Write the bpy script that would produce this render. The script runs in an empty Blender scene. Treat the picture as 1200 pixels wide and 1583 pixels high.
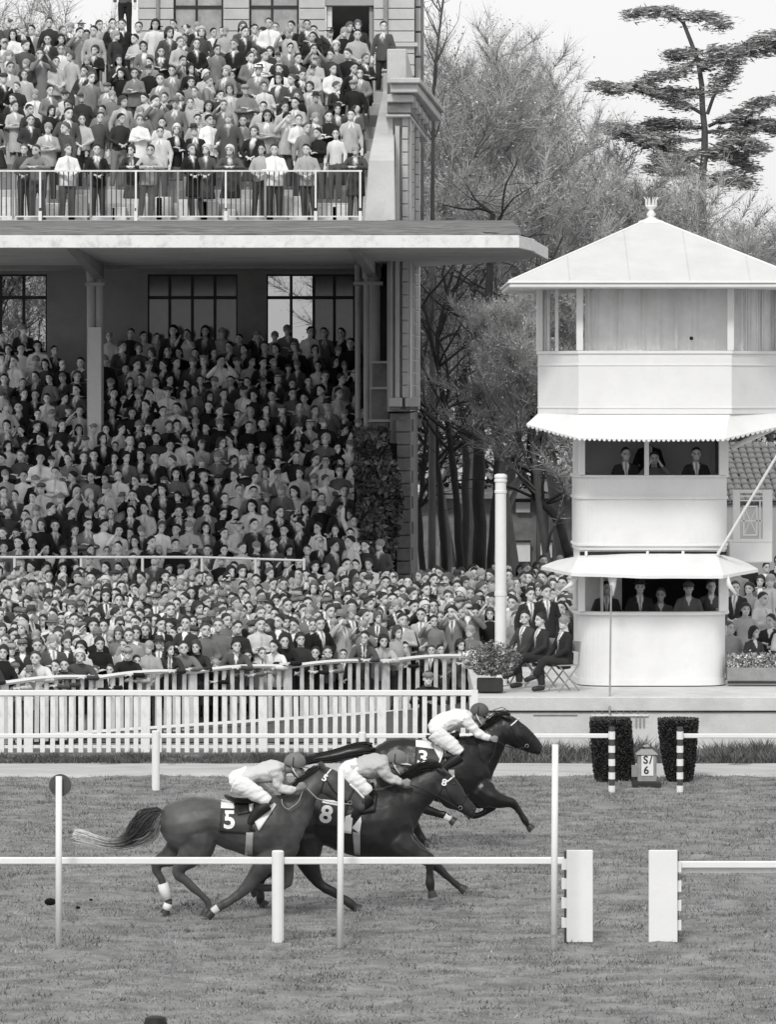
import bpy, bmesh, math, random
import numpy as np
from mathutils import Vector, Matrix, noise
from mathutils.bvhtree import BVHTree
R = random.Random(7)
NR = np.random.RandomState(7)
S = bpy.context.scene
COL = S.collection
# ---------------------------------------------------------------- camera, sky, sun, exposure
F, HZ, CH = 7000.0, 600.0, 6.22          # focal length in photo pixels, horizon row, lens height in metres
cam = bpy.data.objects.new('camera', bpy.data.cameras.new('camera')); COL.objects.link(cam)
cam.location = (0, 0, CH); cam.rotation_euler = (math.pi/2, 0, 0)
cam.data.sensor_fit = 'VERTICAL'; cam.data.sensor_height = 24; cam.data.lens = F/1583*24
cam.data.shift_y = -(791.5-HZ)/1583
cam.data.clip_start = 1; cam.data.clip_end = 3000
S.camera = cam
W = bpy.data.worlds.new('World'); S.world = W; W.use_nodes = True
wn = W.node_tree.nodes; wl = W.node_tree.links
sky = wn.new('ShaderNodeTexSky'); sky.sky_type = 'NISHITA'; sky.sun_disc = False
SUN_EL, SUN_AZ = math.radians(43), math.radians(195)      # behind the camera and a little to its left
sky.sun_elevation = SUN_EL; sky.sun_rotation = SUN_AZ; sky.dust_density = 4.0; sky.air_density = 1.0
bw = wn.new('ShaderNodeRGBToBW')
cl = wn.new('ShaderNodeMath'); cl.operation = 'MINIMUM'; cl.inputs[1].default_value = 12.0
ml = wn.new('ShaderNodeMath'); ml.operation = 'MULTIPLY_ADD'; ml.inputs[1].default_value = 0.25; ml.inputs[2].default_value = 4.9
bg = wn['Background']; bg.inputs['Strength'].default_value = 0.13
wl.new(sky.outputs[0], bw.inputs[0]); wl.new(bw.outputs[0], cl.inputs[0]); wl.new(cl.outputs[0], ml.inputs[0]); wl.new(ml.outputs[0], bg.inputs[0])
sun = bpy.data.objects.new('sun', bpy.data.lights.new('sun', 'SUN')); COL.objects.link(sun)
sun.data.energy = 1.5; sun.data.angle = math.radians(11); sun.data.color = (1, .99, .97)
sd = Vector((math.sin(SUN_AZ)*math.cos(SUN_EL), math.cos(SUN_AZ)*math.cos(SUN_EL), math.sin(SUN_EL)))
sun.rotation_euler = sd.to_track_quat('Z', 'Y').to_euler()
S.view_settings.view_transform = 'Standard'; S.view_settings.look = 'None'
S.view_settings.exposure = .36; S.view_settings.gamma = 1; S.view_settings.use_curve_mapping = False
S.cycles.max_bounces = 6; S.cycles.transparent_max_bounces = 8

# ---------------------------------------------------------------- helpers
def P(px, py, D): return Vector(((px-600)*D/F, D, CH+(HZ-py)*D/F))
def X(px, D): return (px-600)*D/F
def Z(py, D): return CH+(HZ-py)*D/F
MATS = {}
def mat(name, v, rough=.8, var=.15, scale=6, bump=.0, bscale=30, stretch=(1, 1, 1), tint=False, attr=None, spec=.3, coat=0, dirt=0, dirt_scale=1.2, trans=0, metal=0):
    """grey procedural material; tint multiplies by the object's own colour, attr reads a vertex colour"""
    m = bpy.data.materials.new(name); m.use_nodes = True; MATS[name] = m
    n, l = m.node_tree.nodes, m.node_tree.links; b = n['Principled BSDF']
    tc = n.new('ShaderNodeTexCoord'); mp = n.new('ShaderNodeMapping'); mp.inputs['Scale'].default_value = stretch
    l.new(tc.outputs['Object'], mp.inputs[0])
    nz = n.new('ShaderNodeTexNoise'); nz.inputs['Scale'].default_value = scale; nz.inputs['Detail'].default_value = 6; nz.inputs['Roughness'].default_value = .65
    l.new(mp.outputs[0], nz.inputs['Vector'])
    mr = n.new('ShaderNodeMapRange'); mr.inputs['From Min'].default_value = .3; mr.inputs['From Max'].default_value = .7
    mr.inputs['To Min'].default_value = 1-var; mr.inputs['To Max'].default_value = 1+var
    l.new(nz.outputs['Fac'], mr.inputs['Value'])
    out = mr.outputs[0]
    def mul(a, bsock=None, val=None):
        q = n.new('ShaderNodeMath'); q.operation = 'MULTIPLY'; l.new(a, q.inputs[0])
        if bsock is not None: l.new(bsock, q.inputs[1])
        else: q.inputs[1].default_value = val
        return q.outputs[0]
    out = mul(out, val=v)
    if dirt:
        d = n.new('ShaderNodeTexNoise'); d.inputs['Scale'].default_value = dirt_scale; d.inputs['Detail'].default_value = 8; d.inputs['Roughness'].default_value = .7
        l.new(tc.outputs['Object'], d.inputs['Vector'])
        dr = n.new('ShaderNodeMapRange'); dr.inputs['From Min'].default_value = .5; dr.inputs['From Max'].default_value = .72
        dr.inputs['To Min'].default_value = 1; dr.inputs['To Max'].default_value = 1-dirt
        l.new(d.outputs['Fac'], dr.inputs['Value']); out = mul(out, dr.outputs[0])
    if tint:
        oi = n.new('ShaderNodeObjectInfo'); rb = n.new('ShaderNodeRGBToBW'); l.new(oi.outputs['Color'], rb.inputs[0]); out = mul(out, rb.outputs[0])
    if attr:
        at = n.new('ShaderNodeAttribute'); at.attribute_name = attr
        if tint:   # alpha channel of the attribute says where the attribute replaces the cloth colour
            mx = n.new('ShaderNodeMix'); mx.data_type = 'FLOAT'; l.new(at.outputs['Alpha'], mx.inputs[0]); l.new(out, mx.inputs[2]); l.new(at.outputs['Fac'], mx.inputs[3]); out = mx.outputs[0]
        else: out = mul(out, at.outputs['Fac'])
    l.new(out, b.inputs['Base Color'])
    b.inputs['Roughness'].default_value = rough; b.inputs['Specular IOR Level'].default_value = spec
    b.inputs['Coat Weight'].default_value = coat; b.inputs['Metallic'].default_value = metal
    if trans: b.inputs['Transmission Weight'].default_value = trans
    if bump:
        n2 = n.new('ShaderNodeTexNoise'); n2.inputs['Scale'].default_value = bscale; n2.inputs['Detail'].default_value = 5
        l.new(mp.outputs[0], n2.inputs['Vector'])
        bm = n.new('ShaderNodeBump'); bm.inputs['Strength'].default_value = bump; bm.inputs['Distance'].default_value = .02
        l.new(n2.outputs['Fac'], bm.inputs['Height']); l.new(bm.outputs[0], b.inputs['Normal'])
    return m
def origin(o):
    v = Vector((0, 0, 0))
    while o is not None: v += o.location; o = o.parent
    return v
def tag(o, label=None, cat=None, group=None, kind=None):
    if label: o['label'] = label
    if cat: o['category'] = cat
    if group: o['group'] = group
    if kind: o['kind'] = kind
    return o
def thing(name, label, cat, loc, group=None):
    o = bpy.data.objects.new(name, None); COL.objects.link(o); o.location = loc
    o.empty_display_size = .2
    return tag(o, label, cat, group)
def link(name, me, parent=None, loc=(0, 0, 0)):
    o = bpy.data.objects.new(name, me); COL.objects.link(o); o.location = loc
    if parent is not None: o.parent = parent
    return o
class MB:
    def __init__(s): s.v = []; s.f = []; s.mi = []; s.m = 0
    def add(s, vs, fs):
        k = len(s.v); s.v += [tuple(v) for v in vs]; s.f += [tuple(i+k for i in f) for f in fs]; s.mi += [s.m]*len(fs); return s
    def box(s, x0, x1, y0, y1, z0, z1):
        return s.add([(x, y, z) for x in (x0, x1) for y in (y0, y1) for z in (z0, z1)],
                     [(0, 1, 3, 2), (4, 6, 7, 5), (0, 4, 5, 1), (2, 3, 7, 6), (0, 2, 6, 4), (1, 5, 7, 3)])
    def hexa(s, b, t):     # bottom quad and top quad
        return s.add(list(b)+list(t), [(3, 2, 1, 0), (4, 5, 6, 7), (0, 1, 5, 4), (1, 2, 6, 5), (2, 3, 7, 6), (3, 0, 4, 7)])
    def prism(s, poly, d):  # closed polygon extruded by vector d
        n = len(poly); d = Vector(d); a = [Vector(p) for p in poly]
        return s.add(a+[p+d for p in a], [tuple(range(n))[::-1], tuple(range(n, 2*n))]+[(i, (i+1) % n, n+(i+1) % n, n+i) for i in range(n)])
    def tube(s, pts, rad, n=8, cap=True, flat=None, ref=None):
        """tube along pts; rad number or list or list of (a,b): a across 'ref', b along it"""
        pts = [Vector(p) for p in pts]; m = len(pts)
        if not isinstance(rad, (list, tuple)): rad = [rad]*m
        k = len(s.v); rf = Vector(ref) if ref else None; vs = []; prev = None
        for i, p in enumerate(pts):
            t = (pts[min(i+1, m-1)]-pts[max(i-1, 0)])
            t = t.normalized() if t.length > 1e-9 else Vector((0, 0, 1))
            if rf is not None: a = rf-t*rf.dot(t)
            elif prev is not None: a = prev-t*prev.dot(t)
            else: a = Vector((0, 0, 1)).cross(t) if abs(t.z) < .9 else Vector((1, 0, 0))-t*t.x
            if a.length < 1e-6: a = Vector((0, 1, 0)).cross(t)
            a.normalize(); prev = a; b = t.cross(a)
            ra, rb = rad[i] if isinstance(rad[i], (list, tuple)) else (rad[i], rad[i])
            for j in range(n):
                q = 2*math.pi*j/n; vs.append(p+a*(ra*math.cos(q))+b*(rb*math.sin(q)))
        fs = [(i*n+j, i*n+(j+1) % n, (i+1)*n+(j+1) % n, (i+1)*n+j) for i in range(m-1) for j in range(n)]
        if cap: fs += [tuple(range(n))[::-1], tuple(range((m-1)*n, m*n))]
        return s.add(vs, fs)
    def lathe(s, c, prof, n=24, a0=0, a1=2*math.pi, capd=True):   # prof list of (r, z)
        full = abs(a1-a0-2*math.pi) < 1e-6; k = n if full else n+1; vs = []
        for r, z in prof:
            for j in range(k):
                q = a0+(a1-a0)*j/n; vs.append((c[0]+r*math.cos(q), c[1]+r*math.sin(q), c[2]+z))
        fs = []
        for i in range(len(prof)-1):
            for j in range(n): j2 = (j+1) % k; fs.append((i*k+j, i*k+j2, (i+1)*k+j2, (i+1)*k+j))
        if full and capd: fs += [tuple(range(n))[::-1], tuple(range((len(prof)-1)*n, len(prof)*n))]
        return s.add(vs, fs)
    def ell(s, c, r, nu=12, nv=8, rot=None):
        vs = []; fs = []
        for i in range(nv+1):
            a = math.pi*i/nv
            for j in range(nu):
                q = 2*math.pi*j/nu; p = Vector((r[0]*math.sin(a)*math.cos(q), r[1]*math.sin(a)*math.sin(q), r[2]*math.cos(a)))
                if rot is not None: p = rot @ p
                vs.append(p+Vector(c))
        for i in range(nv):
            for j in range(nu): fs.append((i*nu+j, (i+1)*nu+j, (i+1)*nu+(j+1) % nu, i*nu+(j+1) % nu))
        return s.add(vs, fs)
    def mesh(s, name, mats, smooth=False, off=None):
        me = bpy.data.meshes.new(name)
        vs = s.v if off is None else [(a-off.x, b-off.y, c-off.z) for a, b, c in s.v]
        me.from_pydata(vs, [], s.f)
        if not isinstance(mats, (list, tuple)): mats = [mats]
        for m in mats: me.materials.append(m)
        if len(mats) > 1: me.polygons.foreach_set('material_index', s.mi)
        if smooth: me.polygons.foreach_set('use_smooth', [True]*len(s.f))
        me.validate(); me.update(); return me
    def build(s, name, mats, parent=None, smooth=False, bevel=0, loc=None):
        """vertices are in world metres; parent's origin is taken off"""
        off = origin(parent) if parent is not None else Vector((0, 0, 0))
        if loc is not None: off = Vector(loc)
        me = s.mesh(name, mats, smooth, off)
        if bevel:
            bm = bmesh.new(); bm.from_mesh(me); bmesh.ops.remove_doubles(bm, verts=bm.verts, dist=1e-5)
            es = [e for e in bm.edges if len(e.link_faces) == 2 and e.calc_face_angle(0) > .6]
            bmesh.ops.bevel(bm, geom=es, offset=bevel, segments=1, affect='EDGES', clamp_overlap=True)
            bm.to_mesh(me); bm.free()
        return link(name, me, parent, loc if (loc is not None and parent is None) else ((Vector(loc)-origin(parent)) if loc is not None else (0, 0, 0)))
def remesh(mb, voxel, smooth=4, ratio=1.0, fac=.5):
    """one continuous surface out of closed overlapping volumes"""
    me = mb.mesh('tmp', []) if False else bpy.data.meshes.new('tmp')
    if isinstance(mb, MB): me.from_pydata(mb.v, [], mb.f)
    o = bpy.data.objects.new('tmp', me); COL.objects.link(o)
    md = o.modifiers.new('r', 'REMESH'); md.mode = 'VOXEL'; md.voxel_size = voxel
    if smooth: q = o.modifiers.new('s', 'SMOOTH'); q.iterations = smooth; q.factor = fac
    if ratio < 1: q = o.modifiers.new('d', 'DECIMATE'); q.ratio = ratio
    dg = bpy.context.evaluated_depsgraph_get(); dg.update()
    r = bpy.data.meshes.new_from_object(o.evaluated_get(dg))
    bpy.data.objects.remove(o); bpy.data.meshes.remove(me)
    return r
def verts_np(me):
    a = np.empty(len(me.vertices)*3); me.vertices.foreach_get('co', a); return a.reshape(-1, 3)
def set_verts(me, a): me.vertices.foreach_set('co', a.ravel()); me.update()
def set_col(me, c):
    """c: (n,) grey or (n,2) grey and alpha per vertex"""
    c = np.asarray(c, dtype=float)
    if c.ndim == 1: c = np.stack([c, np.ones(len(c))], 1)
    a = me.color_attributes.new('Col', 'FLOAT_COLOR', 'POINT')
    a.data.foreach_set('color', np.stack([c[:, 0]]*3+[c[:, 1]], 1).ravel())
def finish(me, mats, smooth=True):
    me.materials.clear()
    for m in (mats if isinstance(mats, (list, tuple)) else [mats]): me.materials.append(m)
    me.polygons.foreach_set('use_smooth', [smooth]*len(me.polygons)); return me
def from_np(name, v, f, m, parent=None, smooth=False):
    """triangles or quads given as arrays"""
    me = bpy.data.meshes.new(name); k = f.shape[1]
    me.vertices.add(len(v)); me.vertices.foreach_set('co', np.asarray(v, dtype=np.float32).ravel())
    me.loops.add(f.size); me.loops.foreach_set('vertex_index', f.astype(np.int32).ravel())
    me.polygons.add(len(f)); me.polygons.foreach_set('loop_start', np.arange(0, f.size, k, dtype=np.int32))
    me.update(calc_edges=True); finish(me, m, smooth)
    return link(name, me, parent)

# ---------------------------------------------------------------- materials
m_turf = mat('turf', .21, .95, .42, 2.2, .9, 12, (.7, 1.0, 1), dirt=.55, dirt_scale=1.7)
m_blade = mat('grass_blade', .22, .9, .3, 1.3, attr='Col')
m_dirt = mat('pale_track_sand', .42, .95, .2, 3, .5, 12, (.3, 1, 1))
m_pave = mat('pavement', .10, .9, .15, 2, .3, 20)
m_conc = mat('concrete', .60, .9, .10, 1.5, .25, 25, dirt=.22, dirt_scale=.8)
m_step = mat('terrace_concrete', .46, .9, .15, 1.5, .3, 20, dirt=.3)
m_white = mat('white_paint', .76, .5, .04, 5, .08, 30, dirt=.12, dirt_scale=2.5)
m_whited = mat('weathered_white_paint', .74, .6, .07, 4, .12, 30, dirt=.3, dirt_scale=5)
m_sheet = mat('painted_sheet_roof', .58, .5, .05, 2, .1, 12, dirt=.10, dirt_scale=1.2)
m_black = mat('black_paint', .03, .5, .2)
m_stone = mat('pale_stone', .50, .85, .10, 1.3, .25, 18, dirt=.25, dirt_scale=.7)
m_stoned = mat('weathered_stone', .20, .9, .25, 2, .5, 14, dirt=.4, dirt_scale=1.5)
m_stuc = mat('stucco', .33, .9, .08, 1, .15, 20, dirt=.2)
m_roof = mat('canopy_felt', .15, .95, .6, 3, .4, 12, (.5, 1, 1))
m_glass = mat('window_glass', .10, .08, .3, .7, 0, spec=.7)
m_glassp = mat('pale_window_glass', .32, .12, .35, 2.5, 0, spec=.6)
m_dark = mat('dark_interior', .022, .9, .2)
m_iron = mat('dark_iron', .07, .6, .2, 6)
m_metal = mat('grey_ironwork', .26, .6, .2, 6)
m_bark = mat('bark', .12, .95, .3, 3, .8, 10, (1, 1, .3))  # bark paled along with the leaves to suggest air haze
m_barkd = mat('dark_bark', .035, .95, .35, 3, .8, 10, (1, 1, .3))
m_twig = mat('twig', .12, .95, .3, 2)
m_leaf = mat('hazy_spring_leaf', .36, .85, .4, .8, attr='Col')  # pale young leaf, lightened further to carry air haze in its colour
m_ced = mat('cedar_needles', .28, .9, .3, 2, attr='Col')  # needle grey lifted to put haze into the colour
m_ivy = mat('ivy_leaf', .09, .8, .4, 3, attr='Col')
m_hedge = mat('hedge_leaf', .035, .85, .4, 6, attr='Col')
m_cloth = mat('cloth', 1.0, .9, .10, 5, .25, 60, tint=True, attr='Col')
m_cloth2 = mat('plain_cloth', 1.0, .9, .12, 6, .2, 50, tint=True)
m_skin = mat('skin', 1.0, .6, .05, 10, attr='Col', spec=.4)
m_hair = mat('hair', 1.0, .6, .25, 12, .3, 60, tint=True)
m_crowd = mat('crowd_cloth_and_skin', 1.0, .85, .12, 6, attr='Col')
# ---------------------------------------------------------------- ground, track, pavements
def ground_z(D): return 0.0 if D < 79.5 else min(.75, (D-79.5)*.75/21)
ys = [-60, 20] + [35+i*.35 for i in range(128)] + [82+i*2 for i in range(14)] + [112, 140, 200, 400, 1500]
def sheet(name, x0, x1, y0, y1, nx, ny, m, zf, kind='structure', parent=None):
    v = []; f = []
    for j in range(ny+1):
        for i in range(nx+1):
            x = x0+(x1-x0)*i/nx; y = y0+(y1-y0)*j/ny; v.append((x, y, zf(x, y)))
    for j in range(ny):
        for i in range(nx): a = j*(nx+1)+i; f.append((a, a+1, a+nx+2, a+nx+1))
    b = MB(); b.add(v, f); o = b.build(name, m, parent, smooth=True)
    if parent is None: tag(o, kind=kind)
    return o
sheet('ground', -1500, 1500, -200, 2500, 30, 27, m_turf, lambda x, y: -.35)
def turf_z(x, y):
    if y > 77.4: return 0
    return .03*noise.noise((x*.9, y*1.2, 0))+.035*noise.noise((x*3.1, y*3.4, 3))-.03
sheet('turf', -16, 16, 28, 74.6, 190, 260, m_turf, turf_z)
sheet('dirt_path', -16, 16, 72.8, 74.9, 80, 12, m_dirt, lambda x, y: .012+.012*noise.noise((x*1.3, y*2, 9))-(.08 if (y < 72.9+.1*noise.noise((x*2, 0, 0))) else 0))
sheet('turf', -16, 16, 74.7, 79.6, 190, 40, m_turf, lambda x, y: .0+.03*noise.noise((x*2, y*3, 4))+.0)
def crowd_ground(x, y): return ground_z(y)
sheet('pavement', -20, 16, 79.3, 118, 8, 60, m_pave, lambda x, y: ground_z(y)+.02)
sheet('lawn', -80, 80, 117, 400, 8, 8, m_turf, lambda x, y: .3)
# grass blades: nobody could count them
def blades(name, n, x0, x1, y0, y1, h0, h1, w, base, dens=None, mt=None, zf=None, power=1.0):
    x = NR.uniform(x0, x1, n*2); y = NR.uniform(y0, y1, n*2)
    if dens is not None:
        k = np.array([dens(a, b) for a, b in zip(x, y)]) > NR.uniform(0, 1, n*2); x, y = x[k], y[k]
    x, y = x[:n], y[:n]; n = len(x)
    # visible wedge only
    k = np.abs(x) < y*640/F+.3; x, y = x[k], y[k]; n = len(x)
    pn = np.array([.6*noise.noise((a*.7, b*.8, 5))+1.3*noise.noise((a*2.6, b*3.0, 7)) for a, b in zip(x, y)])
    h = (h0+(h1-h0)*NR.uniform(0, 1, n)**1.5)*np.clip(1+.75*pn, .4, 1.8); a = NR.uniform(0, 6.28, n)
    z = np.array([(zf or turf_z)(p, q) for p, q in zip(x, y)])-.005
    dx, dy = np.cos(a)*w, np.sin(a)*w*.5
    lean = NR.normal(0, .6, (n, 2))*h[:, None]
    v = np.empty((n, 3, 3)); v[:, 0] = np.stack([x-dx, y-dy, z], 1); v[:, 1] = np.stack([x+dx, y+dy, z], 1)
    v[:, 2] = np.stack([x+lean[:, 0], y+lean[:, 1], z+h], 1)
    o = from_np(name, v.reshape(-1, 3), np.arange(n*3).reshape(-1, 3), mt or m_blade)
    c = np.clip(base*(1-.45*pn+NR.normal(0, .25, n)), .3, 2); set_col(o.data, np.repeat(c, 3)); tag(o, kind='stuff'); return o
def track_dens(x, y):
    d = .75+.5*noise.noise((x*.5, y*.7, 1))+.7*noise.noise((x*1.7, y*3.3, 2))
    return max(.08, min(1, d))
tg = blades('turf_grass', 190000, -6.6, 6.6, 43, 73, .012, .05, .008, 1.0, track_dens)
tag(tg, 'short cropped grass covering the race track', 'grass')
tg = blades('verge_grass', 26000, -8, 8, 75.0, 76.3, .03, .12, .010, .42, None, zf=lambda x, y: 0)
tag(tg, 'dark rough grass along the foot of the picket fence', 'grass')
tg = blades('verge_grass', 16000, 1.2, 8, 75.2, 77.25, .03, .26, .014, .6, lambda x, y: .35+.65*noise.noise((x*.9, 0, 3))+.2, zf=lambda x, y: 0)
tag(tg, 'tall tufts of grass against the concrete platform wall', 'grass')

# ---------------------------------------------------------------- platform (pale concrete) under the judges' tower
PD = 77.6; PZ = .95
pf = thing('concrete_platform', 'low pale concrete platform under the white judges tower', 'platform', (X(740, PD), PD, 0))
b = MB(); b.box(X(738, PD), X(738, PD)+9, PD, PD+14, -.2, PZ-.28); b.build('wall', m_conc, pf)
b = MB(); b.box(X(738, PD)-.02, X(738, PD)+9, PD-.05, PD+14, PZ-.26, PZ-.02); b.build('slab_edge', m_conc, pf, bevel=.012)
b = MB(); b.box(X(738, PD), X(738, PD)+9, PD-.03, PD+14, PZ-.28, PZ-.26); b.build('joint', m_dark, pf)
sheet('deck', X(738, PD)-.01, X(738, PD)+9, PD-.04, PD+14, 20, 20, m_conc, lambda x, y: PZ-.0001*0-.0, parent=pf).location = (-origin(pf))
# grille set in the wall
gr = thing('wall_grille', 'small rusty iron grille high on the platform wall between the hedges', 'grille', (X(960, PD), PD-.03, .5))
b = MB(); b.box(X(915, PD), X(1003, PD), PD-.035, PD-.01, Z(1098, PD), Z(1095, PD)); b.build('top_bar', m_metal, gr)
b = MB(); b.box(X(915, PD), X(1003, PD), PD-.035, PD-.01, Z(1107, PD), Z(1104, PD)); b.build('bottom_bar', m_whited, gr)
for i in range(8):
    b = MB(); x = X(920+i*11.2, PD); b.box(x-.008, x+.008, PD-.032, PD-.012, Z(1104, PD), Z(1098, PD)); b.build('bar', m_metal, gr)
for i in range(3):
    b = MB(); x = X(984+i*6, PD); b.box(x-.01, x+.01, PD-.034, PD-.012, Z(1124, PD), Z(1107, PD)); b.build('bar', m_metal, gr)
b = MB(); b.box(X(825, PD), X(893, PD), PD-.02, PD-.001, Z(1106, PD), Z(1104.5, PD)); tag(b.build('wall_crack', m_metal), 'thin dark horizontal bar fixed to the platform wall behind the leading horse', 'bar')

# ---------------------------------------------------------------- running rails
def post(x, y, h, r, n=14, z0=-.25): b = MB(); b.lathe((x, y, 0), [(r, z0), (r, h-.012), (r*.85, h)], n); return b
D1, D2 = 51.1, 70.2
nr = thing('running_rail', 'near white running rail in front of the horses, left of the gap', 'rail', (X(430, D1), D1, 0))
b = MB(); zr = Z(1331, D1); b.box(X(-60, D1), X(877, D1), D1-.03, D1+.035, zr-.036, zr+.042); b.build('rail', m_white, nr, bevel=.01)
b = post(X(429.5, D1-.06), D1-.06, Z(1314, D1), .068); b.build('post', m_white, nr, smooth=False)
n2 = thing('running_rail', 'near white running rail right of the gap beside the right panel', 'rail', (X(1100, D1), D1, 0))
b = MB(); zr = Z(1337, D1); b.box(X(1050, D1), X(1270, D1), D1-.03, D1+.035, zr-.036, zr+.042); b.build('rail', m_white, n2, bevel=.01)
b = MB(); b.box(X(1054, D1), X(1270, D1), D1+.036, D1+.05, zr-.09, zr-.03); b.build('lower_edge', m_whited, n2)
b = post(X(1262, D1), D1-.06, Z(1314, D1), .068); b.build('post', m_white, n2)
fr = thing('running_rail', 'far white running rail behind the horses, left of the number box', 'rail', (X(240, D2), D2, 0))
b = MB(); zr = Z(1137.5, D2); b.box(X(-80, D2), X(946, D2), D2-.03, D2+.03, zr-.035, zr+.035); b.build('rail', m_white, fr, bevel=.01)
b = post(X(240.5, D2-.05), D2-.05, Z(1129, D2), .062); b.build('post', m_white, fr)
b = post(X(560, D2-.05), D2-.05, Z(1131, D2), .055); b.build('post', m_white, fr)
f2 = thing('running_rail', 'far white running rail right of the number box', 'rail', (X(1120, D2), D2, 0))
b = MB(); b.box(X(1052, D2), X(1300, D2), D2-.03, D2+.03, zr-.035, zr+.035); b.build('rail', m_white, f2, bevel=.01)
b = post(X(1270, D2-.05), D2-.05, Z(1129, D2), .062); b.build('post', m_white, f2)
for px, lab in ((946.5, 'left striped black and white post beside the dark hedge'), (1052, 'right striped black and white post beside the dark hedge')):
    x = X(px, D2-.1); t = thing('striped_post', lab, 'post', (x, D2-.1, 0), 'striped posts at the finish')
    zs = [1223, 1213.5, 1203.5, 1193, 1183, 1172.5, 1162.5, 1152, 1142, 1130, 1123]
    for i in range(10):
        w = i % 2 == 0
        b = MB(); b.lathe((x, D2-.1, 0), [(.052 if w else .046, Z(zs[i], D2)-(.2 if i == 0 else 0)), (.052 if w else .046, Z(zs[i+1], D2))], 14)
        b.build('white_band' if w else 'black_band', m_white if w else m_iron, t)
# white finish panels with their striped edge posts
for x0, x1, xs0, xs1, lab in ((876.5, 917, 869, 878, 'left broad white finish panel at the gap in the near rail'), (1003.5, 1048, 1046, 1053, 'right broad white finish panel at the gap in the near rail')):
    t = thing('finish_panel', lab, 'panel', (X((x0+x1)/2, D1), D1-.1, 0), 'white panels at the finish')
    top = Z(1312.5, D1); sgn = 1 if x0 < 900 else -1
    b = MB(); b.box(X(x0, D1-.1), X(x1, D1-.1), D1-.13, D1-.09, -.02, top); o = b.build('board', m_white, t, bevel=.006)
    zs = [1453]+[v-(4 if x0 < 900 else 0) for v in (1437, 1421.5, 1407, 1390.5, 1377.5, 1360.5, 1347.5, 1330.5)]+[1315]
    for i in range(9):
        w = i % 2 == 1
        b = MB(); xa, xb = (xs0-.5, xs1) if sgn > 0 else (xs0, xs1+.5)
        if not w: xa, xb = (xs0+3.5, xs1) if sgn > 0 else (xs0, xs1-3.5)
        b.box(X(xa, D1), X(xb, D1), D1-.07, D1-.02, Z(zs[i], D1)-(.05 if i == 0 else 0), Z(zs[i+1], D1)); b.build('white_band' if w else 'black_band', m_white if w else m_iron, t)
# slim poles on the near side
for px0, px1, top, bot, D, lab in ((90.5, 90, 1200, 1453, 50.6, 'slim white pole at the left with a dark disc behind its top'), (527.5, 525.5, 1190, 1452, 50.6, 'slim white pole in front of the saddlecloth numbered 8'), (859, 856.5, 1151, 1461, 50.2, 'slim white pole just left of the left finish panel')):
    t = thing('slim_pole', lab, 'pole', (X(px1, D), D, 0), 'slim white poles beside the near rail')
    b = MB(); b.tube([P(px1, bot+14, D), P(px0, top, D)], .036, 10); b.build('pole', m_white, t, smooth=True)
    if px0 < 100:
        b = MB(); c = P(92.5, 1214, D+.06); b.tube([c, c+Vector((0, .02, 0))], .125, 24); b.build('disc', m_iron, t)
    elif px0 > 800:
        b = MB(); b.tube([P(px1, 1449, D), P(px1, 1444, D)], .04, 10); b.build('dark_ring', m_metal, t)
# clods thrown up by the hooves
for px, py, r in ((77, 1394, .05), (120, 1403, .02), (140, 1391, .016)):
    b = MB(); b.ell(P(px, py, 53.2), (r*1.5, r, r*.9), 7, 5); o = b.build('turf_clod', m_ivy); tag(o, {77: 'largest dark clod of turf flying just left of the disc pole', 120: 'middle clod of turf flying right of the disc pole', 140: 'smallest clod of turf, nearest the bandaged hind leg'}[px], 'clod', 'clods kicked up by the hooves')

# ---------------------------------------------------------------- picket fences
DA = 76.6
def picket_mesh(w, h, d=.022):
    b = MB(); b.prism([(-w/2, 0, .06), (w/2, 0, .06), (w/2, 0, h-.01), (0, 0, h), (-w/2, 0, h-.01)], (0, d, 0)); return b.mesh('picket', m_whited)
fa = thing('picket_fence', 'front white picket fence with thick top rail along the course', 'fence', (X(300, DA), DA, 0))
zt = Z(1071, DA); b = MB(); b.box(X(-60, DA), X(738.5, DA), DA-.05, DA+.05, zt-.05, zt+.045); b.build('top_rail', m_white, fa, bevel=.012)
b = MB(); b.box(X(-60, DA), X(738.5, DA), DA+.0, DA+.03, .13, .18); b.build('bottom_rail', m_whited, fa)
pm = picket_mesh(.080, zt-.05); pw = picket_mesh(.15, zt-.05, .05)
x = -55.0; i = 0
while x < 735:
    wide = i % 12 == 7
    o = link('post' if wide else 'picket', pw if wide else pm, fa, Vector((X(x, DA), DA-.025, 0))-origin(fa)); o.rotation_euler.y = R.gauss(0, .004)
    x += 22 if wide else R.uniform(13.6, 15.6); i += 1
b = MB(); b.box(X(729, DA), X(739, DA), DA-.06, DA+.06, -.1, zt+.05); b.build('end_post', m_white, fa)
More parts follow.
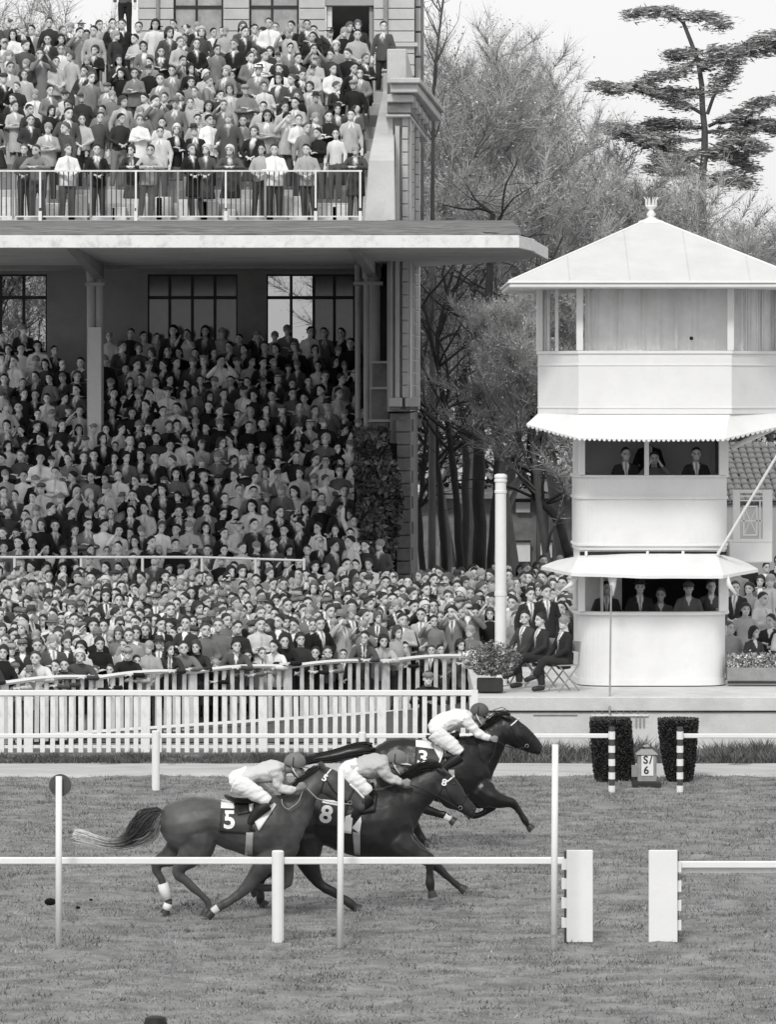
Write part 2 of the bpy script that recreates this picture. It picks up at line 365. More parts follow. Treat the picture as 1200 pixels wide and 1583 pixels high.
# rear fence runs away to the right
fb = thing('picket_fence', 'rear white picket fence with the crowd leaning on its scalloped top', 'fence', (X(300, 79), 79, 0))
def DB(px): return 77.6+(px+60)/797*8.4
def pb(px, z, off=0): D = DB(px)+off; return Vector((X(px, D), D, z))
hB = 1.14
pm2 = picket_mesh(.084, hB-.02); pw2 = picket_mesh(.17, hB+.03, .05)
ang = math.atan2(pb(600, 0).y-pb(100, 0).y, pb(600, 0).x-pb(100, 0).x)
x = -50.0; i = 0; pn = []
while x < 742:
    wide = i % 10 == 4
    o = link('post' if wide else 'picket', pw2 if wide else pm2, fb, pb(x, 0)-origin(fb)); o.rotation_euler = (0, R.gauss(0, .006), ang)
    if wide: pn.append(x)
    x += 21 if wide else R.uniform(13, 15.4); i += 1
ed = [-60]+pn+[742]
for a, c in zip(ed[:-1], ed[1:]):
    n = 8; pts = [pb(a+(c-a)*k/n, hB-.02+.05*math.sin(math.pi*k/n), -.03) for k in range(n+1)]
    b = MB(); b.tube(pts, [(.05, .042)]*(n+1), 6); b.build('top_rail', m_white, fb)
b = MB(); b.tube([pb(-60, .17, -.04), pb(742, .17, -.04)], .045, 4); b.build('bottom_rail', m_whited, fb)
# ---------------------------------------------------------------- grandstand
SX = -11.5
gs = thing('grandstand', 'large two tier grandstand with a broad flat canopy between its packed terraces', 'grandstand', (-5, 97, 0))
for k in range(15):
    D = 97.2+.8*k; z = .80+.365*k
    b = MB(); b.box(SX, .12-.06*k, D, D+.82, z-.365-(.5 if k == 0 else .02), z); b.build('lower_step', m_step, gs, bevel=.01)
b = MB(); b.box(SX, .12, 97.25, 97.6, -.1, .44); b.build('front_wall', m_stoned, gs)
BW = 110.0
m_clear = mat('see_through_glass', .5, .02, 0, 1, trans=1, spec=.5); m_clear.node_tree.nodes['Principled BSDF'].inputs['IOR'].default_value = 1.08
wins = [(-40, 72, (-40, 0, 36, 72), (0, 1, 2), 422), (228, 367, (228, 262, 297, 332, 367), (), 420), (412, 548, (412, 450, 485, 517, 548), (0, 1), 420)]
wt, wb = 424, 545
edges = [SX, X(-40, BW), X(72, BW), X(228, BW), X(367, BW), X(412, BW), X(548, BW), .2]
zb, zt_ = Z(wb, BW), Z(wt, BW)
for i in range(0, 8, 2):
    b = MB(); b.box(edges[i], edges[i+1], BW, BW+.3, 5.5, 9.6); b.build('back_wall', m_stuc, gs)
for i in range(1, 7, 2):
    b = MB(); b.box(edges[i], edges[i+1], BW+.002, BW+.298, 5.5, zb); b.build('back_wall', m_stuc, gs)
    b = MB(); b.box(edges[i], edges[i+1], BW+.002, BW+.298, zt_, 9.6); b.build('back_wall', m_stuc, gs)
for x0, x1, cols, bright, yt in wins:
    w = MB(); f = .045
    za, zc = Z(wb, BW), Z(wt, BW); xa, xc = X(x0, BW), X(x1, BW); ym = Z(460, BW)
    w.box(xa, xc, BW+.05, BW+.13, zc-f, zc); w.box(xa, xc, BW+.05, BW+.13, za, za+f); w.box(xa+f*.5, xc-f*.5, BW+.045, BW+.12, ym-.04, ym+.04)
    wo = w.build('window', m_black, gs)
    for c in cols:
        b = MB(); cx = X(c, BW); b.box(cx-.035, cx+.035, BW+.04, BW+.125, za+f, zc-f); b.build('mullion', m_black, wo)
    for i in range(len(cols)-1):
        for (z0, z1) in ((za+f, ym-.04), (ym+.04, zc-f)):
            b = MB(); b.box(X(cols[i], BW)+.035, X(cols[i+1], BW)-.035, BW+.08, BW+.09, z0, z1)
            b.build('pane', m_clear if i in bright else m_glass, wo)
# a pale inner space behind the glass, as the photograph shows daylight through some of it
for xa_, xb_ in ((SX, X(-41, BW)), (X(73, BW), X(411, BW)), (X(486, BW), .2)):
    b = MB(); b.box(xa_, xb_, BW+.31, BW+.4, 5.4, 9.6); b.build('inner_wall', m_stuc, gs)

b = MB(); b.box(SX, .2, 104.7, 105.0, 8.98, 9.4); b.build('ceiling_beam', m_stuc, gs)
# canopy
cz = 9.06
def canp(px, D, z): return (X(px, D), D, z)
outl = [(SX, 90.2), (X(799, 90.2), 90.2), (X(822, 92.5), 92.5), (X(843, 96.6), 96.6), (X(800, 101), 101), (X(650, 106), 106), (-.3, 110.3), (SX, 110.3)]
def top_z(D): return 9.36+.5*max(0, min(1, (D-90.2)/8.4))-.0
lo = [(x, y, cz) for x, y in outl]; hi = [(x, y, (cz+.18 if i in (0, 1, 2, 3) else cz+.26 if i == 4 else 9.6)) for i, (x, y) in enumerate(outl)]
nn = len(outl); b = MB()
b.add(lo+hi, [tuple(range(nn)), tuple(range(nn, 2*nn))[::-1]]+[(i, nn+i, nn+(i+1) % nn, (i+1) % nn) for i in range(nn)])
b.build('canopy_slab', m_conc, gs)
fz = MB(); ol = outl[:4]
off = [(0, -.07), (.05, -.07), (.07, -.03), (.07, 0)]
lo2 = []; 
for (x, y), (dx, dy) in zip(ol, off): lo2.append((x+dx, y+dy))
for i in range(3):
    (x0, y0), (x1, y1) = lo2[i], lo2[i+1]; a, c = ol[i], ol[i+1]
    z0, z1 = cz-.05, cz+.20; k = -.05 if i == 2 else 0; k0 = -.02 if i == 2 else 0
    fz.hexa([(x0, y0, z0+k0), (x1, y1, z0+k), (c[0], c[1]+.05, z0+k), (a[0], a[1]+.05, z0+k0)], [(x0, y0, z1+k0), (x1, y1, z1+k), (c[0], c[1]+.05, z1+k), (a[0], a[1]+.05, z1+k0)])
fz.build('fascia', m_whited, gs, bevel=.01)
g = MB(); v = []; f = []; nx = 140                       # worn felt roof edge, uneven lip
for i in range(nx+1):
    x = SX+(X(806, 90.2)-SX)*i/nx; lift = .03*noise.noise((x*1.3, 0, 0))+.02*noise.noise((x*5, 0, 2))
    v += [(x, 90.19, cz+.19), (x, 90.20, cz+.235+lift), (x, 92.5, 9.53+lift*.6), (x, 95, 9.68+lift*.4), (x, 98.9, 9.885)]
for i in range(nx):
    for j in range(4): a = i*5+j; f.append((a, a+5, a+6, a+1))
g.add(v, f); g.build('roof_felt', m_roof, gs)
g = MB(); g.add([canp(804, 90.2, cz+.235), canp(825, 92.5, cz+.20), canp(844, 96.6, cz+.17), canp(800, 101, cz+.3), canp(650, 106, 9.8), (X(650, 99), 99, 9.89), (X(806, 90.2)-.7, 90.4, 9.33)], [(0, 1, 2, 3, 4, 5, 6)]); g.build('roof_felt', m_roof, gs)
for xa, xb in ((-6.45, -6.78), (-.80, -.42), (-12.2, -12.6)):
    b = MB(); b.hexa([(xa, 90.6, cz-.05), (xa+.16, 90.6, cz-.05), (xb+.22, 104.6, cz-.34), (xb, 104.6, cz-.34)], [(xa, 90.6, cz+.01), (xa+.16, 90.6, cz+.01), (xb+.22, 104.6, cz+.01), (xb, 104.6, cz+.01)])
    b.build('canopy_rib', m_stuc, gs)
# columns
CD = 104.3
for pxa, pxb, ybot, D in ((134, 146.5, 660, CD), (147.5, 160, 660, CD), (549, 558, 645, CD), (562, 588, 570, 103.6), (562, 571.5, 662, 103.45)):
    b = MB(); xa, xb = X(pxa, D), X(pxb, D); r = (xb-xa)/2
    b.lathe(((xa+xb)/2, D, 0), [(r, 2.4), (r, cz-.35), (r*1.15, cz-.3), (r*1.15, cz-.1), (r*1.3, cz-.05), (r*1.3, cz)], 16)
    b.build('column', m_stone if ybot < 700 else m_whited, gs, smooth=False)
b = MB(); b.box(X(132, CD), X(162, CD), CD-.2, CD+.2, Z(442, CD), Z(437, CD)); b.build('column_band', m_stone, gs)
b = MB(); b.box(X(547, CD), X(592, CD), CD-1.0, CD+.2, Z(442, CD), Z(437, CD)); b.build('column_band', m_stone, gs)
b = MB(); b.box(X(137, CD), X(157, CD), CD-.24, CD-.12, 2.4, Z(506, CD)); b.build('column_casing', m_white, gs)
# stepped low wall between column and pavilion
for i, (xa, ya, yb) in enumerate(((576, 562, 600), (574, 602, 650), (572, 652, 720))):
    b = MB(); b.box(X(xa, 102.8), X(602, 102.8), 102.8-.25*i, 103.4, Z(yb, 102.8), Z(ya, 102.8)); b.build('side_wall', m_stoned, gs, bevel=.02)
    b = MB(); b.box(X(xa-2, 102.8), X(603, 102.8), 102.7-.25*i, 103.4, Z(ya, 102.8), Z(ya-4, 102.8)); b.build('coping', m_stone, gs)
b = MB(); b.box(X(586, 104.5), X(603, 104.5), 104.5, 109.9, 3.5, cz-.01); b.build('passage_shade', m_black, gs)  # solid black box painting the shade of the opening
# front handrail
rl = thing('handrail', 'white tubular handrail between the standing crowd and the foot of the stand', 'handrail', (-5, 96.4, .7))
b = MB(); b.tube([(SX, 96.4, 2.62), (X(312, 96.4), 96.4, 2.62)], .028, 8); b.build('rail', m_white, rl)
b = MB(); b.tube([(X(312, 96.4), 96.4, 2.62), (X(470, 96.4), 96.4, 2.55)], .025, 8); b.build('rail', m_white, rl)
for px in (22, 125, 220, 312, 395, 470):
    b = MB(); b.tube([(X(px, 96.4), 96.4, .4), (X(px, 96.4), 96.4, 2.6)], .03, 8); b.build('post', m_white, rl)
# upper tier
b = MB(); b.box(SX, -.02, 98.5, 112.4, 9.5, 9.88); b.build('upper_deck', m_step, gs)
for k in range(10):
    D = 100.5+.85*k; z = 10.33+.33*k
    b = MB(); b.box(SX, -.10+.03*k, D, D+.87, z-.37-(.1 if k == 0 else 0), z); b.build('upper_step', m_step, gs, bevel=.012)
b = MB(); b.box(SX, -.02, 109, 112.6, 12.4, 13.35); b.build('rear_landing', m_step, gs)
for px in range(4, 545, 34):       # pale blocks of the front terrace seen through the railings
    b = MB(); b.box(X(px, 100.3), X(px+R.uniform(18, 46), 100.3), 100.05, 100.49, 9.885, 9.885+R.uniform(.28, .62)); b.build('terrace_block', m_whited, gs, bevel=.01)
# raking side wall of the upper tier
b = MB()
b.hexa([(-.52, 98.5, 9.86), (.16, 98.5, 9.86), (.16, 109.5, 9.86), (-.02, 109.5, 9.86)], [(-.42, 98.7, 11.2), (.14, 98.7, 11.2), (.14, 109.5, 13.9), (-.02, 109.5, 13.9)])
b.build('raking_wall', m_stone, gs, bevel=.02)
b = MB(); D = 107; b.box(X(592, D), X(608, D), D-.2, D+.4, 12, Z(112, D)); b.build('pillar', m_stone, gs, bevel=.02)
b = MB(); b.box(X(590, D), X(611, D), D-.24, D+.44, Z(112, D), Z(108, D)); b.build('pillar_cap', m_stone, gs, bevel=.02)
# railing of the upper deck
RD = 98.55; ur = thing('railing', 'pale iron railing along the front edge of the upper deck', 'railing', (-5, RD, 9.88)); zr0, zr1 = 9.89, Z(263, RD)
b = MB(); b.box(SX, X(560, RD), RD-.02, RD+.02, zr1-.035, zr1); b.build('top_rail', m_whited, ur)
b = MB(); b.box(SX, X(560, RD), RD-.015, RD+.015, zr0+.05, zr0+.08); b.build('bottom_rail', m_whited, ur)
bm_ = MB(); bm_.box(-.012, .012, -.012, .012, 0, zr1-zr0-.11); bmm = bm_.mesh('baluster', m_iron)
px = -50
while px < 558:
    link('baluster', bmm, ur, Vector((X(px, RD), RD, zr0+.08))-origin(ur)); px += 7.4
for px in (-12, 62, 210, 349, 488, 557):
    b = MB(); x = X(px, RD); b.box(x-.035, x+.035, RD-.12, RD-.03, zr0-.2, zr0+.18); b.box(x-.02, x+.02, RD-.10, RD-.022, zr0+.25, zr1-.04); b.build('post', m_white, ur)
for px in (20, 140, 275, 410):
    b = MB(); x = X(px, RD); b.box(x-.022, x+.022, RD-.06, RD-.022, zr0, zr1-.04); b.build('post', m_metal, ur)
# attic storey behind the upper crowd
AD = 112.6; at_ = thing('attic_storey', 'pale rusticated top storey with tall windows and an open dark doorway', 'building', (-3, AD, 13))
piers = [(213, 268), (345, 385), (462, 503), (578, 596), (597.5, 641)]
ztop = Z(-40, AD)
for pi, (a, c) in enumerate(piers):
    b = MB(); b.box(X(a+1, AD), X(c-1, AD), AD+.06, AD+.5, 12.9, ztop); b.build('pier_core', m_stoned, at_)
    y = 117.5
    while y > -35:
        b = MB(); b.box(X(a, AD), X(c, AD), AD, AD+.1, Z(y, AD), Z(y-16.4, AD)); b.build('stone', m_stone, at_, bevel=.012); y -= 17.5
for wi, (a, c) in enumerate(((268, 345), (385, 462))):
    b = MB(); b.box(X(a, AD), X(c, AD), AD+.02, AD+.4, 12.9, Z(78, AD)); b.build('sill_wall', m_stone, at_)
    f = MB(); xa, xc = X(a, AD), X(c, AD); mid = X(a+(c-a)*.46, AD); z0, z1 = Z(76, AD), ztop
    f.box(xa, xa+.05, AD+.1, AD+.18, z0, z1); f.box(xc-.05, xc, AD+.1, AD+.18, z0, z1); f.box(mid-.03, mid+.03, AD+.1, AD+.17, z0+.05, z1); f.box(xa+.05, xc-.05, AD+.09, AD+.17, Z(13, AD), Z(8, AD)); f.box(xa+.05, xc-.05, AD+.1, AD+.18, z0, z0+.05)
    wo = f.build('window', m_black, at_)
    for x0, x1 in ((xa+.05, mid-.03), (mid+.03, xc-.05)):
        for q0, q1 in ((z0+.05, Z(13, AD)), (Z(8, AD), z1)):
            b = MB(); b.box(x0, x1, AD+.12, AD+.13, q0, q1); b.build('pane', m_glassp, wo)
b = MB(); b.box(X(503, AD), X(578, AD), AD+1.6, AD+1.7, 12.9, ztop); b.build('doorway', m_dark, at_)  # dark sheet inside the opening, its colour standing in for interior shade
b = MB(); b.box(X(503, AD), X(578, AD), AD+.05, AD+.4, Z(8, AD), ztop); b.build('lintel', m_stuc, at_)
b = MB(); b.box(X(505, AD), X(513, AD), AD+.2, AD+.9, 12.9, Z(9, AD)); b.build('door_leaf', m_whited, at_)
b = MB(); b.box(X(571, AD), X(577, AD), AD+.2, AD+.9, 12.9, Z(9, AD)); b.build('door_leaf', m_stuc, at_)
for px in (244, 596.5):
    b = MB(); b.tube([(X(px, AD), AD-.05, 13), (X(px, AD), AD-.05, ztop)], .045 if px < 300 else .06, 8); b.build('downpipe', m_metal, at_)
b = MB(); b.box(X(594, AD), X(646, AD), AD-.08, AD+.5, Z(72, AD), Z(66, AD)); b.build('string_course', m_stone, at_)
b = MB(); b.box(X(641, AD+2), X(655, AD+2), AD+.6, AD+4, 10, ztop); b.build('side_pier', m_stoned, at_)
for i in range(10):
    b = MB(); b.box(X(642, AD+2), X(650, AD+2), AD+.5, AD+.6, 10.8+i*.62, 10.8+i*.62+.57); b.build('stone', m_stone, at_, bevel=.01)
b = MB(); b.box(SX, X(213, AD), AD-.1, AD+.2, 12.5, Z(62, AD)); b.build('rear_parapet', m_stone, at_, bevel=.015)
b = MB(); b.box(SX, X(213, AD), AD-.14, AD+.24, Z(62, AD), Z(58, AD)); b.build('parapet_coping', m_stone, at_, bevel=.01)
# corner pavilion
pv = thing('corner_pavilion', 'tall pale stone corner pavilion with heavy cornice at the right end of the stand', 'building', (.3, 101.5, 0))
b = MB(); b.prism([(-.02, 101.6, 5.7), (.50, 101.6, 5.7), (.80, 112, 5.7), (-.02, 112, 5.7)], (0, 0, 7.1)); b.build('wall', m_stone, pv)
b = MB(); b.prism([(.04, 101.7, -.1), (.50, 101.7, -.1), (.74, 112, -.1), (.04, 112, -.1)], (0, 0, 5.75)); b.build('lower_wall', m_stoned, pv)
def pxw(a, c, D, z0, z1, m, nm, dep=.14, bev=.012):
    b = MB(); b.box(X(a, D), X(c, D), D, D+dep, z0, z1); return b.build(nm, m, pv, bevel=bev)
zled = Z(615, 101.4)
pxw(603, 608, 101.5, zled, 12.3, m_stone, 'pilaster'); pxw(611, 618, 101.42, zled, 12.1, m_stone, 'pilaster')
z = zled
while z < 12.4:
    pxw(622, 631, 101.44, z, z+.272, m_stone, 'stone')
    for D, a, c in ((103.6, 634, 641), (106, 642, 649)): pxw(a, c, D, z, z+.272, m_stone, 'stone', .4)
    z += .29
z = .6
while z < 5.5:
    pxw(612, 636, 101.5, z, z+.275, m_stoned, 'stone', .2, .02); z += .29
z = .6
while z < 5.5:
    pxw(637, 640, 102.3, z, z+.275, m_stoned, 'stone', .5, .01); z += .58
for a, c, D in ((601, 622, 101.2), (626, 650, 101.25)):
    pxw(a, c, D, Z(629, D), Z(615, D), m_stone, 'ledge', .5, .02); pxw(a+2, c-3, D+.05, Z(634, D), Z(629.3, D), m_stoned, 'ledge', .5, .01)
def cor(x0, x1, xr, D0, za, zb_, m, nm):
    b = MB(); b.prism([(x0, D0, za), (x1, D0, za), (xr, 111.6, za), (x0, 111.6, za)], (0, 0, zb_-za)); b.build(nm, m, pv, bevel=.02)
cor(-.04, .50, 1.00, 101.2, 12.28, 12.36, m_stone, 'cornice_moulding')
cor(-.02, .56, 1.08, 101.05, 12.60, 12.78, m_stone, 'cornice_moulding'); cor(-.02, .52, .98, 101.15, 12.36, 12.60, m_stoned, 'frieze')
cor(.06, .66, 1.30, 100.8, 12.80, 13.0, m_stone, 'cornice'); cor(.04, .72, 1.40, 100.65, 13.0, 13.12, m_stone, 'cornice')
cor(-.02, .42, .62, 102.5, 13.12, 13.9, m_stone, 'blocking_course')
for i in range(5):
    b = MB(); D = 101.6+i*2.0; x = .53+.47*i/5; b.box(x, x+.1, D, D+.25, 12.5, 12.79); b.build('bracket', m_stone, pv)
# ivy on the end wall
def leaves(name, n, fn, size, m, parent=None, label=None, cat=None, base=1.0, var=.35, kind=None, flat=0):
    """fn(i) -> point and shade; small random quads"""
    pts = np.array([fn(i) for i in range(n)]); sh = pts[:, 3] if pts.shape[1] > 3 else np.ones(n); pts = pts[:, :3]
    a = NR.normal(0, 1, (n, 3)); a /= np.linalg.norm(a, axis=1)[:, None]; c = NR.normal(0, 1, (n, 3)); c -= a*(a*c).sum(1)[:, None]; c /= np.linalg.norm(c, axis=1)[:, None]
    if flat: a[:, 2] *= .18; a /= np.linalg.norm(a, axis=1)[:, None]; c -= a*(a*c).sum(1)[:, None]; c /= np.linalg.norm(c, axis=1)[:, None]
    s = (size*NR.uniform(.5, 1.3, n))[:, None]; asp = .16 if flat else .55
    v = np.stack([pts-a*s, pts-c*s*asp, pts+a*s, pts+c*s*asp], 1).reshape(-1, 3)
    off = np.array(origin(parent)) if parent is not None else np.zeros(3)
    o = from_np(name, v-off, np.arange(n*4).reshape(-1, 4), m, parent)
    set_col(o.data, np.repeat(np.clip(base*sh*(1+NR.normal(0, var, n)), .2, 3), 4))
    if kind: tag(o, kind=kind)
    return o
iv = thing('ivy', 'dark ivy bush climbing the end wall beside the lower terrace', 'ivy', (-.2, 99.5, .8))
b = MB(); b.box(-.75, .2, 99.8, 101.0, .7, 5.0); b.build('stem_mass', m_ivy, iv)
def fiv(i):
    z = R.uniform(1.6, 5.35); w = .5 if z < 4.6 else .38; c = -.28+.1*math.sin(z*2.1)
    a = R.uniform(-1, 1); x = c+a*w; y = 99.3-.25*math.cos(a*1.5)+R.uniform(-.15, .35)+.15*noise.noise((x*3, z*3, 0))
    return (x, y, z, .6+1.0*max(0, .5+noise.noise((x*2.5, z*3, 1))))
leaves('foliage', 6500, fiv, .085, m_ivy, iv, kind='stuff')

# ---------------------------------------------------------------- distant buildings
hb = thing('distant_building', 'dark low building with two pale blinds seen through the tree trunks', 'building', (X(820, 150), 150, 0))
b = MB(); b.box(X(620, 150), X(900, 150), 150, 156, 0, Z(770, 150)); b.build('wall', m_stoned, hb)
b = MB(); b.box(X(610, 150), X(910, 150), 149.4, 156.6, Z(770, 150), Z(763, 150)); b.build('eaves', m_stoned, hb)
for a, c, y0, y1, m in ((797, 820, 838, 868, m_white), (836, 854, 838, 862, m_white), (798, 820, 776, 792, m_stone), (838, 850, 740, 760, m_stone), (708, 716, 718, 730, m_white), (707, 717, 765, 778, m_white), (680, 689, 828, 842, m_stone), (712, 722, 836, 850, m_stone), (640, 650, 745, 760, m_white), (642, 648, 712, 726, m_stone)):
    b = MB(); b.box(X(a, 149.9), X(c, 149.9), 149.8, 149.99, Z(y1, 149.9), Z(y0, 149.9)); w = b.build('window', m, hb)
    b = MB(); b.box(X(a-1, 149.9), X(c+1, 149.9), 149.7, 149.79, Z(y0, 149.9), Z(y0-3, 149.9)); b.build('frame', m_black, w)
# tiled roof at the right
TD = 104; tr = thing('tiled_roof_house', 'low house roof of rippled grey tiles behind the tower balcony', 'house', (X(1170, TD), TD, 0))
ra, rb_ = P(1118, 780, TD), P(1250, 680, TD+7)
b = MB(); b.add([(X(1110, TD), TD, Z(778, TD)), (X(1330, TD), TD, Z(778, TD)), (X(1330, TD), TD+5, Z(690, TD+5)), (X(1120, TD+5), TD+5, Z(690, TD+5))], [(0, 1, 2, 3)]); b.build('roof', m_stoned, tr)
b = MB(); b.box(X(1112, TD), X(1330, TD), TD+.1, TD+5, 0, Z(780, TD)); b.build('wall', m_stuc, tr)
tm = MB(); n = 5
for j in range(2):
    for i in range(n+1): a = math.pi*i/n; tm.v.append((-.085*math.cos(a), .0 if j == 0 else .62, .05*math.sin(a)+(.05 if j == 0 else 0)))
tm.f = [(i, i+1, n+2+i, n+1+i) for i in range(n)]+[tuple(range(n, -1, -1))]; tm.mi = [0]*len(tm.f)
tme = tm.mesh('tile', m_stoned); sl = math.atan2(Z(690, TD+5)-Z(778, TD), 5)
for r in range(11):
    for c in range(9):
        o = link('tile', tme, tr, Vector((X(1124, TD)+c*.18+R.gauss(0, .006), TD+r*.46, Z(778, TD)+r*.46*math.tan(sl)+.01))-origin(tr)); o.rotation_euler = (sl, R.gauss(0, .03), 0)
# ---------------------------------------------------------------- judges' tower
TX = 4.70; TY = 81.5; SS = 87.3
tw = thing('judges_tower', 'white three level judges tower with a hipped roof and two awnings', 'tower', (TX, TY, .95))
def splan(hw, hd, n=5.0, k=56, cx=TX, cy=TY):
    r = []
    for i in range(k):
        a = 2*math.pi*i/k-math.pi/2; c, s_ = math.cos(a), math.sin(a)
        r.append((cx+hw*math.copysign(abs(c)**(2/n), c), cy+hd*math.copysign(abs(s_)**(2/n), s_)))
    return r
def ring(plan, thick, z0, z1, nm, m, parent=tw, cx=TX, cy=TY, bev=0, smooth=False):
    k = len(plan); b = MB(); inn = []
    for x, y in plan:
        d = Vector((x-cx, y-cy)); l = d.length; inn.append((cx+d.x*(l-thick)/l, cy+d.y*(l-thick)/l))
    v = [(x, y, z0) for x, y in plan]+[(x, y, z1) for x, y in plan]+[(x, y, z0) for x, y in inn]+[(x, y, z1) for x, y in inn]
    f = []
    for i in range(k):
        j = (i+1) % k; f += [(i, j, k+j, k+i), (2*k+j, 2*k+i, 3*k+i, 3*k+j), (k+i, k+j, 3*k+j, 3*k+i), (j, i, 2*k+i, 2*k+j)]
    b.add(v, f); return b.build(nm, m, parent, bevel=bev)
hw, hd = 1.335, 1.3
zA, zB, zC, zD_, zE = Z(951, 80.2), Z(888, 80.2), Z(855, 80.2), Z(738.5, 80.2), Z(676, 80.2)
ring(splan(hw, hd), .08, .95, zA, 'drum', m_white); ring(splan(hw+.015, hd+.015), .03, .95, 1.06, 'plinth', m_white)
ring(splan(hw+.07, hd+.07), .22, zA, zA+.06, 'sill', m_white, bev=.01)
ring(splan(hw, hd), .08, zB+.02, zC+.05, 'lintel', m_white)
ring(splan(hw+.03, hd+.03), .1, zC+.05, zD_, 'gallery_front', m_white)
ring(splan(hw+.055, hd+.055), .03, zD_-.38, zD_-.34, 'moulding', m_white); ring(splan(hw+.055, hd+.055), .03, zC+.12, zC+.15, 'moulding', m_white)
ring(splan(hw+.07, hd+.07), .2, zD_, zD_+.045, 'sill', m_white, bev=.01)
b = MB(); b.prism([(x, y, zC+.0) for x, y in splan(hw-.03, hd-.03)], (0, 0, .05)); b.build('gallery_floor', m_white, tw)
b = MB(); b.prism([(x, y, zE+.1) for x, y in splan(hw+.0, hd-.0)], (0, 0, .07)); b.build('ceiling', m_white, tw)
for lvl, (z0, z1) in enumerate(((zA+.06, zB+.02), (zD_+.045, zE+.1))):
    for sx in (-1, 1):
        for yy in (TY-hd+.14, TY+hd-.14):
            x = TX+sx*(hw-.075); b = MB(); w = .06 if sx < 0 else .085
            b.box(x-w, x+w, yy-.07, yy+.07, z0, z1); b.build('post', m_white, tw, bevel=.01)
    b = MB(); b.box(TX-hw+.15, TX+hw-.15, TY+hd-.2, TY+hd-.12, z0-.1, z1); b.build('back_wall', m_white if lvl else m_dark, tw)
    b = MB(); b.box(TX-hw+.02, TX-hw+.06, TY-.2 if lvl == 0 else TY-.9, TY+hd-.2, z0-.05, z1); b.build('side_wall', m_white, tw)
    b = MB(); b.box(TX+hw-.06, TX+hw-.02, TY-.9 if lvl else TY+.2, TY+hd-.2, z0-.05, z1); b.build('side_wall', m_stuc, tw)
b = MB(); x = X(1000, 80.3); b.box(x-.04, x+.04, 80.22, 80.28, zD_+.04, zE+.1); b.build('mullion', m_white, tw)
b = MB(); b.box(TX-.9, TX-.86, TY-.9, TY-.4, zA, zB); b.box(TX-hw+.1, TX-.5, TY-.3, TY-.26, zA, zB); b.build('inner_screen', m_conc, tw)
# lower awning: a shallow skirt round the drum
def skirt(top, bot, nm, m, scal=0, amp=0, th=.012, sag=0):
    """top and bot: polylines of equal point count; scalloped lower hem"""
    v = []; f = []; n = len(top); per = []
    for i in range(n):
        t, q = Vector(top[i]), Vector(bot[i])
        for j in range(5):
            p = t.lerp(q, j/4); p.z -= sag*math.sin(math.pi*j/4)+.006*noise.noise((p.x*4, p.y*4, j)); v.append(p)
        h = v[-1].copy(); h.z -= amp*abs(math.sin(math.pi*i/scal)) if scal else .05
        v.append(h)
    for i in range(n-1):
        for j in range(5): a = i*6+j; f.append((a, a+6, a+7, a+1))
    b = MB(); b.add(v, f); o = b.build(nm, m, tw, smooth=False)
    md = o.modifiers.new('thickness', 'SOLIDIFY'); md.thickness = th; return o
def resample(pl, n):
    L = [0]; pl = [Vector(p) for p in pl]
    for a, c in zip(pl[:-1], pl[1:]): L.append(L[-1]+(c-a).length)
    out = []
    for i in range(n):
        t = L[-1]*i/(n-1); k = 0
        while k < len(L)-2 and L[k+1] < t: k += 1
        out.append(pl[k].lerp(pl[k+1], (t-L[k])/(L[k+1]-L[k]) if L[k+1] > L[k] else 0))
    return out
zt1 = Z(857, 80.1); zb1 = Z(887, 79.4)
# control points shared by index so that panels keep their corners
def sk_pts(ctrl, per):
    out = []
    for a, c in zip(ctrl[:-1], ctrl[1:]): out += [Vector(a).lerp(Vector(c), i/per) for i in range(per)]
    return out+[Vector(ctrl[-1])]
tp = [P(893, 866, 82.3), P(890, 862, 81.2), P(897, 858, 80.2), P(1000, 857, 80.1), P(1108, 857, 80.1), P(1122, 860, 80.8), P(1125, 868, 82.3)]
bt = [P(850, 872, 82.3), P(838, 876, 80.9), P(884, 886, 79.4), P(1000, 890, 79.3), P(1118, 890, 79.4), P(1172, 880, 80.7), P(1160, 874, 82.3)]
skirt(sk_pts(tp, 10), sk_pts(bt, 10), 'lower_awning', m_white, sag=-.03)
b = MB(); b.box(TX-1.3, TX+1.3, 80.12, 80.2, Z(858, 80.1), Z(853, 80.1)); b.build('gap_shade_strip', m_dark, tw)  # solid dark strip painting the shade in the gap
for px in (905, 1000, 1055, 1110):
    b = MB(); b.box(X(px, 80), X(px+4, 80), 80.05, 80.12, Z(860, 80), Z(852, 80)); b.build('awning_hook', m_white, tw)
for pts, rr in (([P(947, 888, 79.5), P(948, 904, 79.5), P(948, 921, 79.55)], [.09, .06, .012]), ([P(892, 888, 79.6), P(884, 903, 79.6), P(868, 914, 79.6)], [.05, .045, .02]), ([P(1123, 890, 79.6), P(1128, 905, 79.6), P(1139, 919, 79.6)], [.05, .045, .02])):
    b = MB(); b.tube(pts, rr, 8); b.build('tied_flap', m_white, tw, smooth=True)
# upper awning with scalloped hem
tp = [P(838, 641, 82.0), P(833, 640, 80.6), P(895, 640, 79.5), P(1000, 640, 79.5), P(1128, 640, 79.5), P(1208, 640, 80.6), P(1204, 641, 82.0)]
bt = [P(826, 653, 82.0), P(815, 656, 80.4), P(893, 677, 79.0), P(1000, 679, 78.9), P(1122, 678, 79.0), P(1228, 654, 80.4), P(1220, 651, 82.0)]
seg = [8, 48, 56, 64, 56, 8]; T_, B_ = [], []
for i in range(6):
    for j in range(seg[i]): T_.append(Vector(tp[i]).lerp(Vector(tp[i+1]), j/seg[i])); B_.append(Vector(bt[i]).lerp(Vector(bt[i+1]), j/seg[i]))
skirt(T_, B_, 'upper_awning', m_white, scal=4, amp=.05)
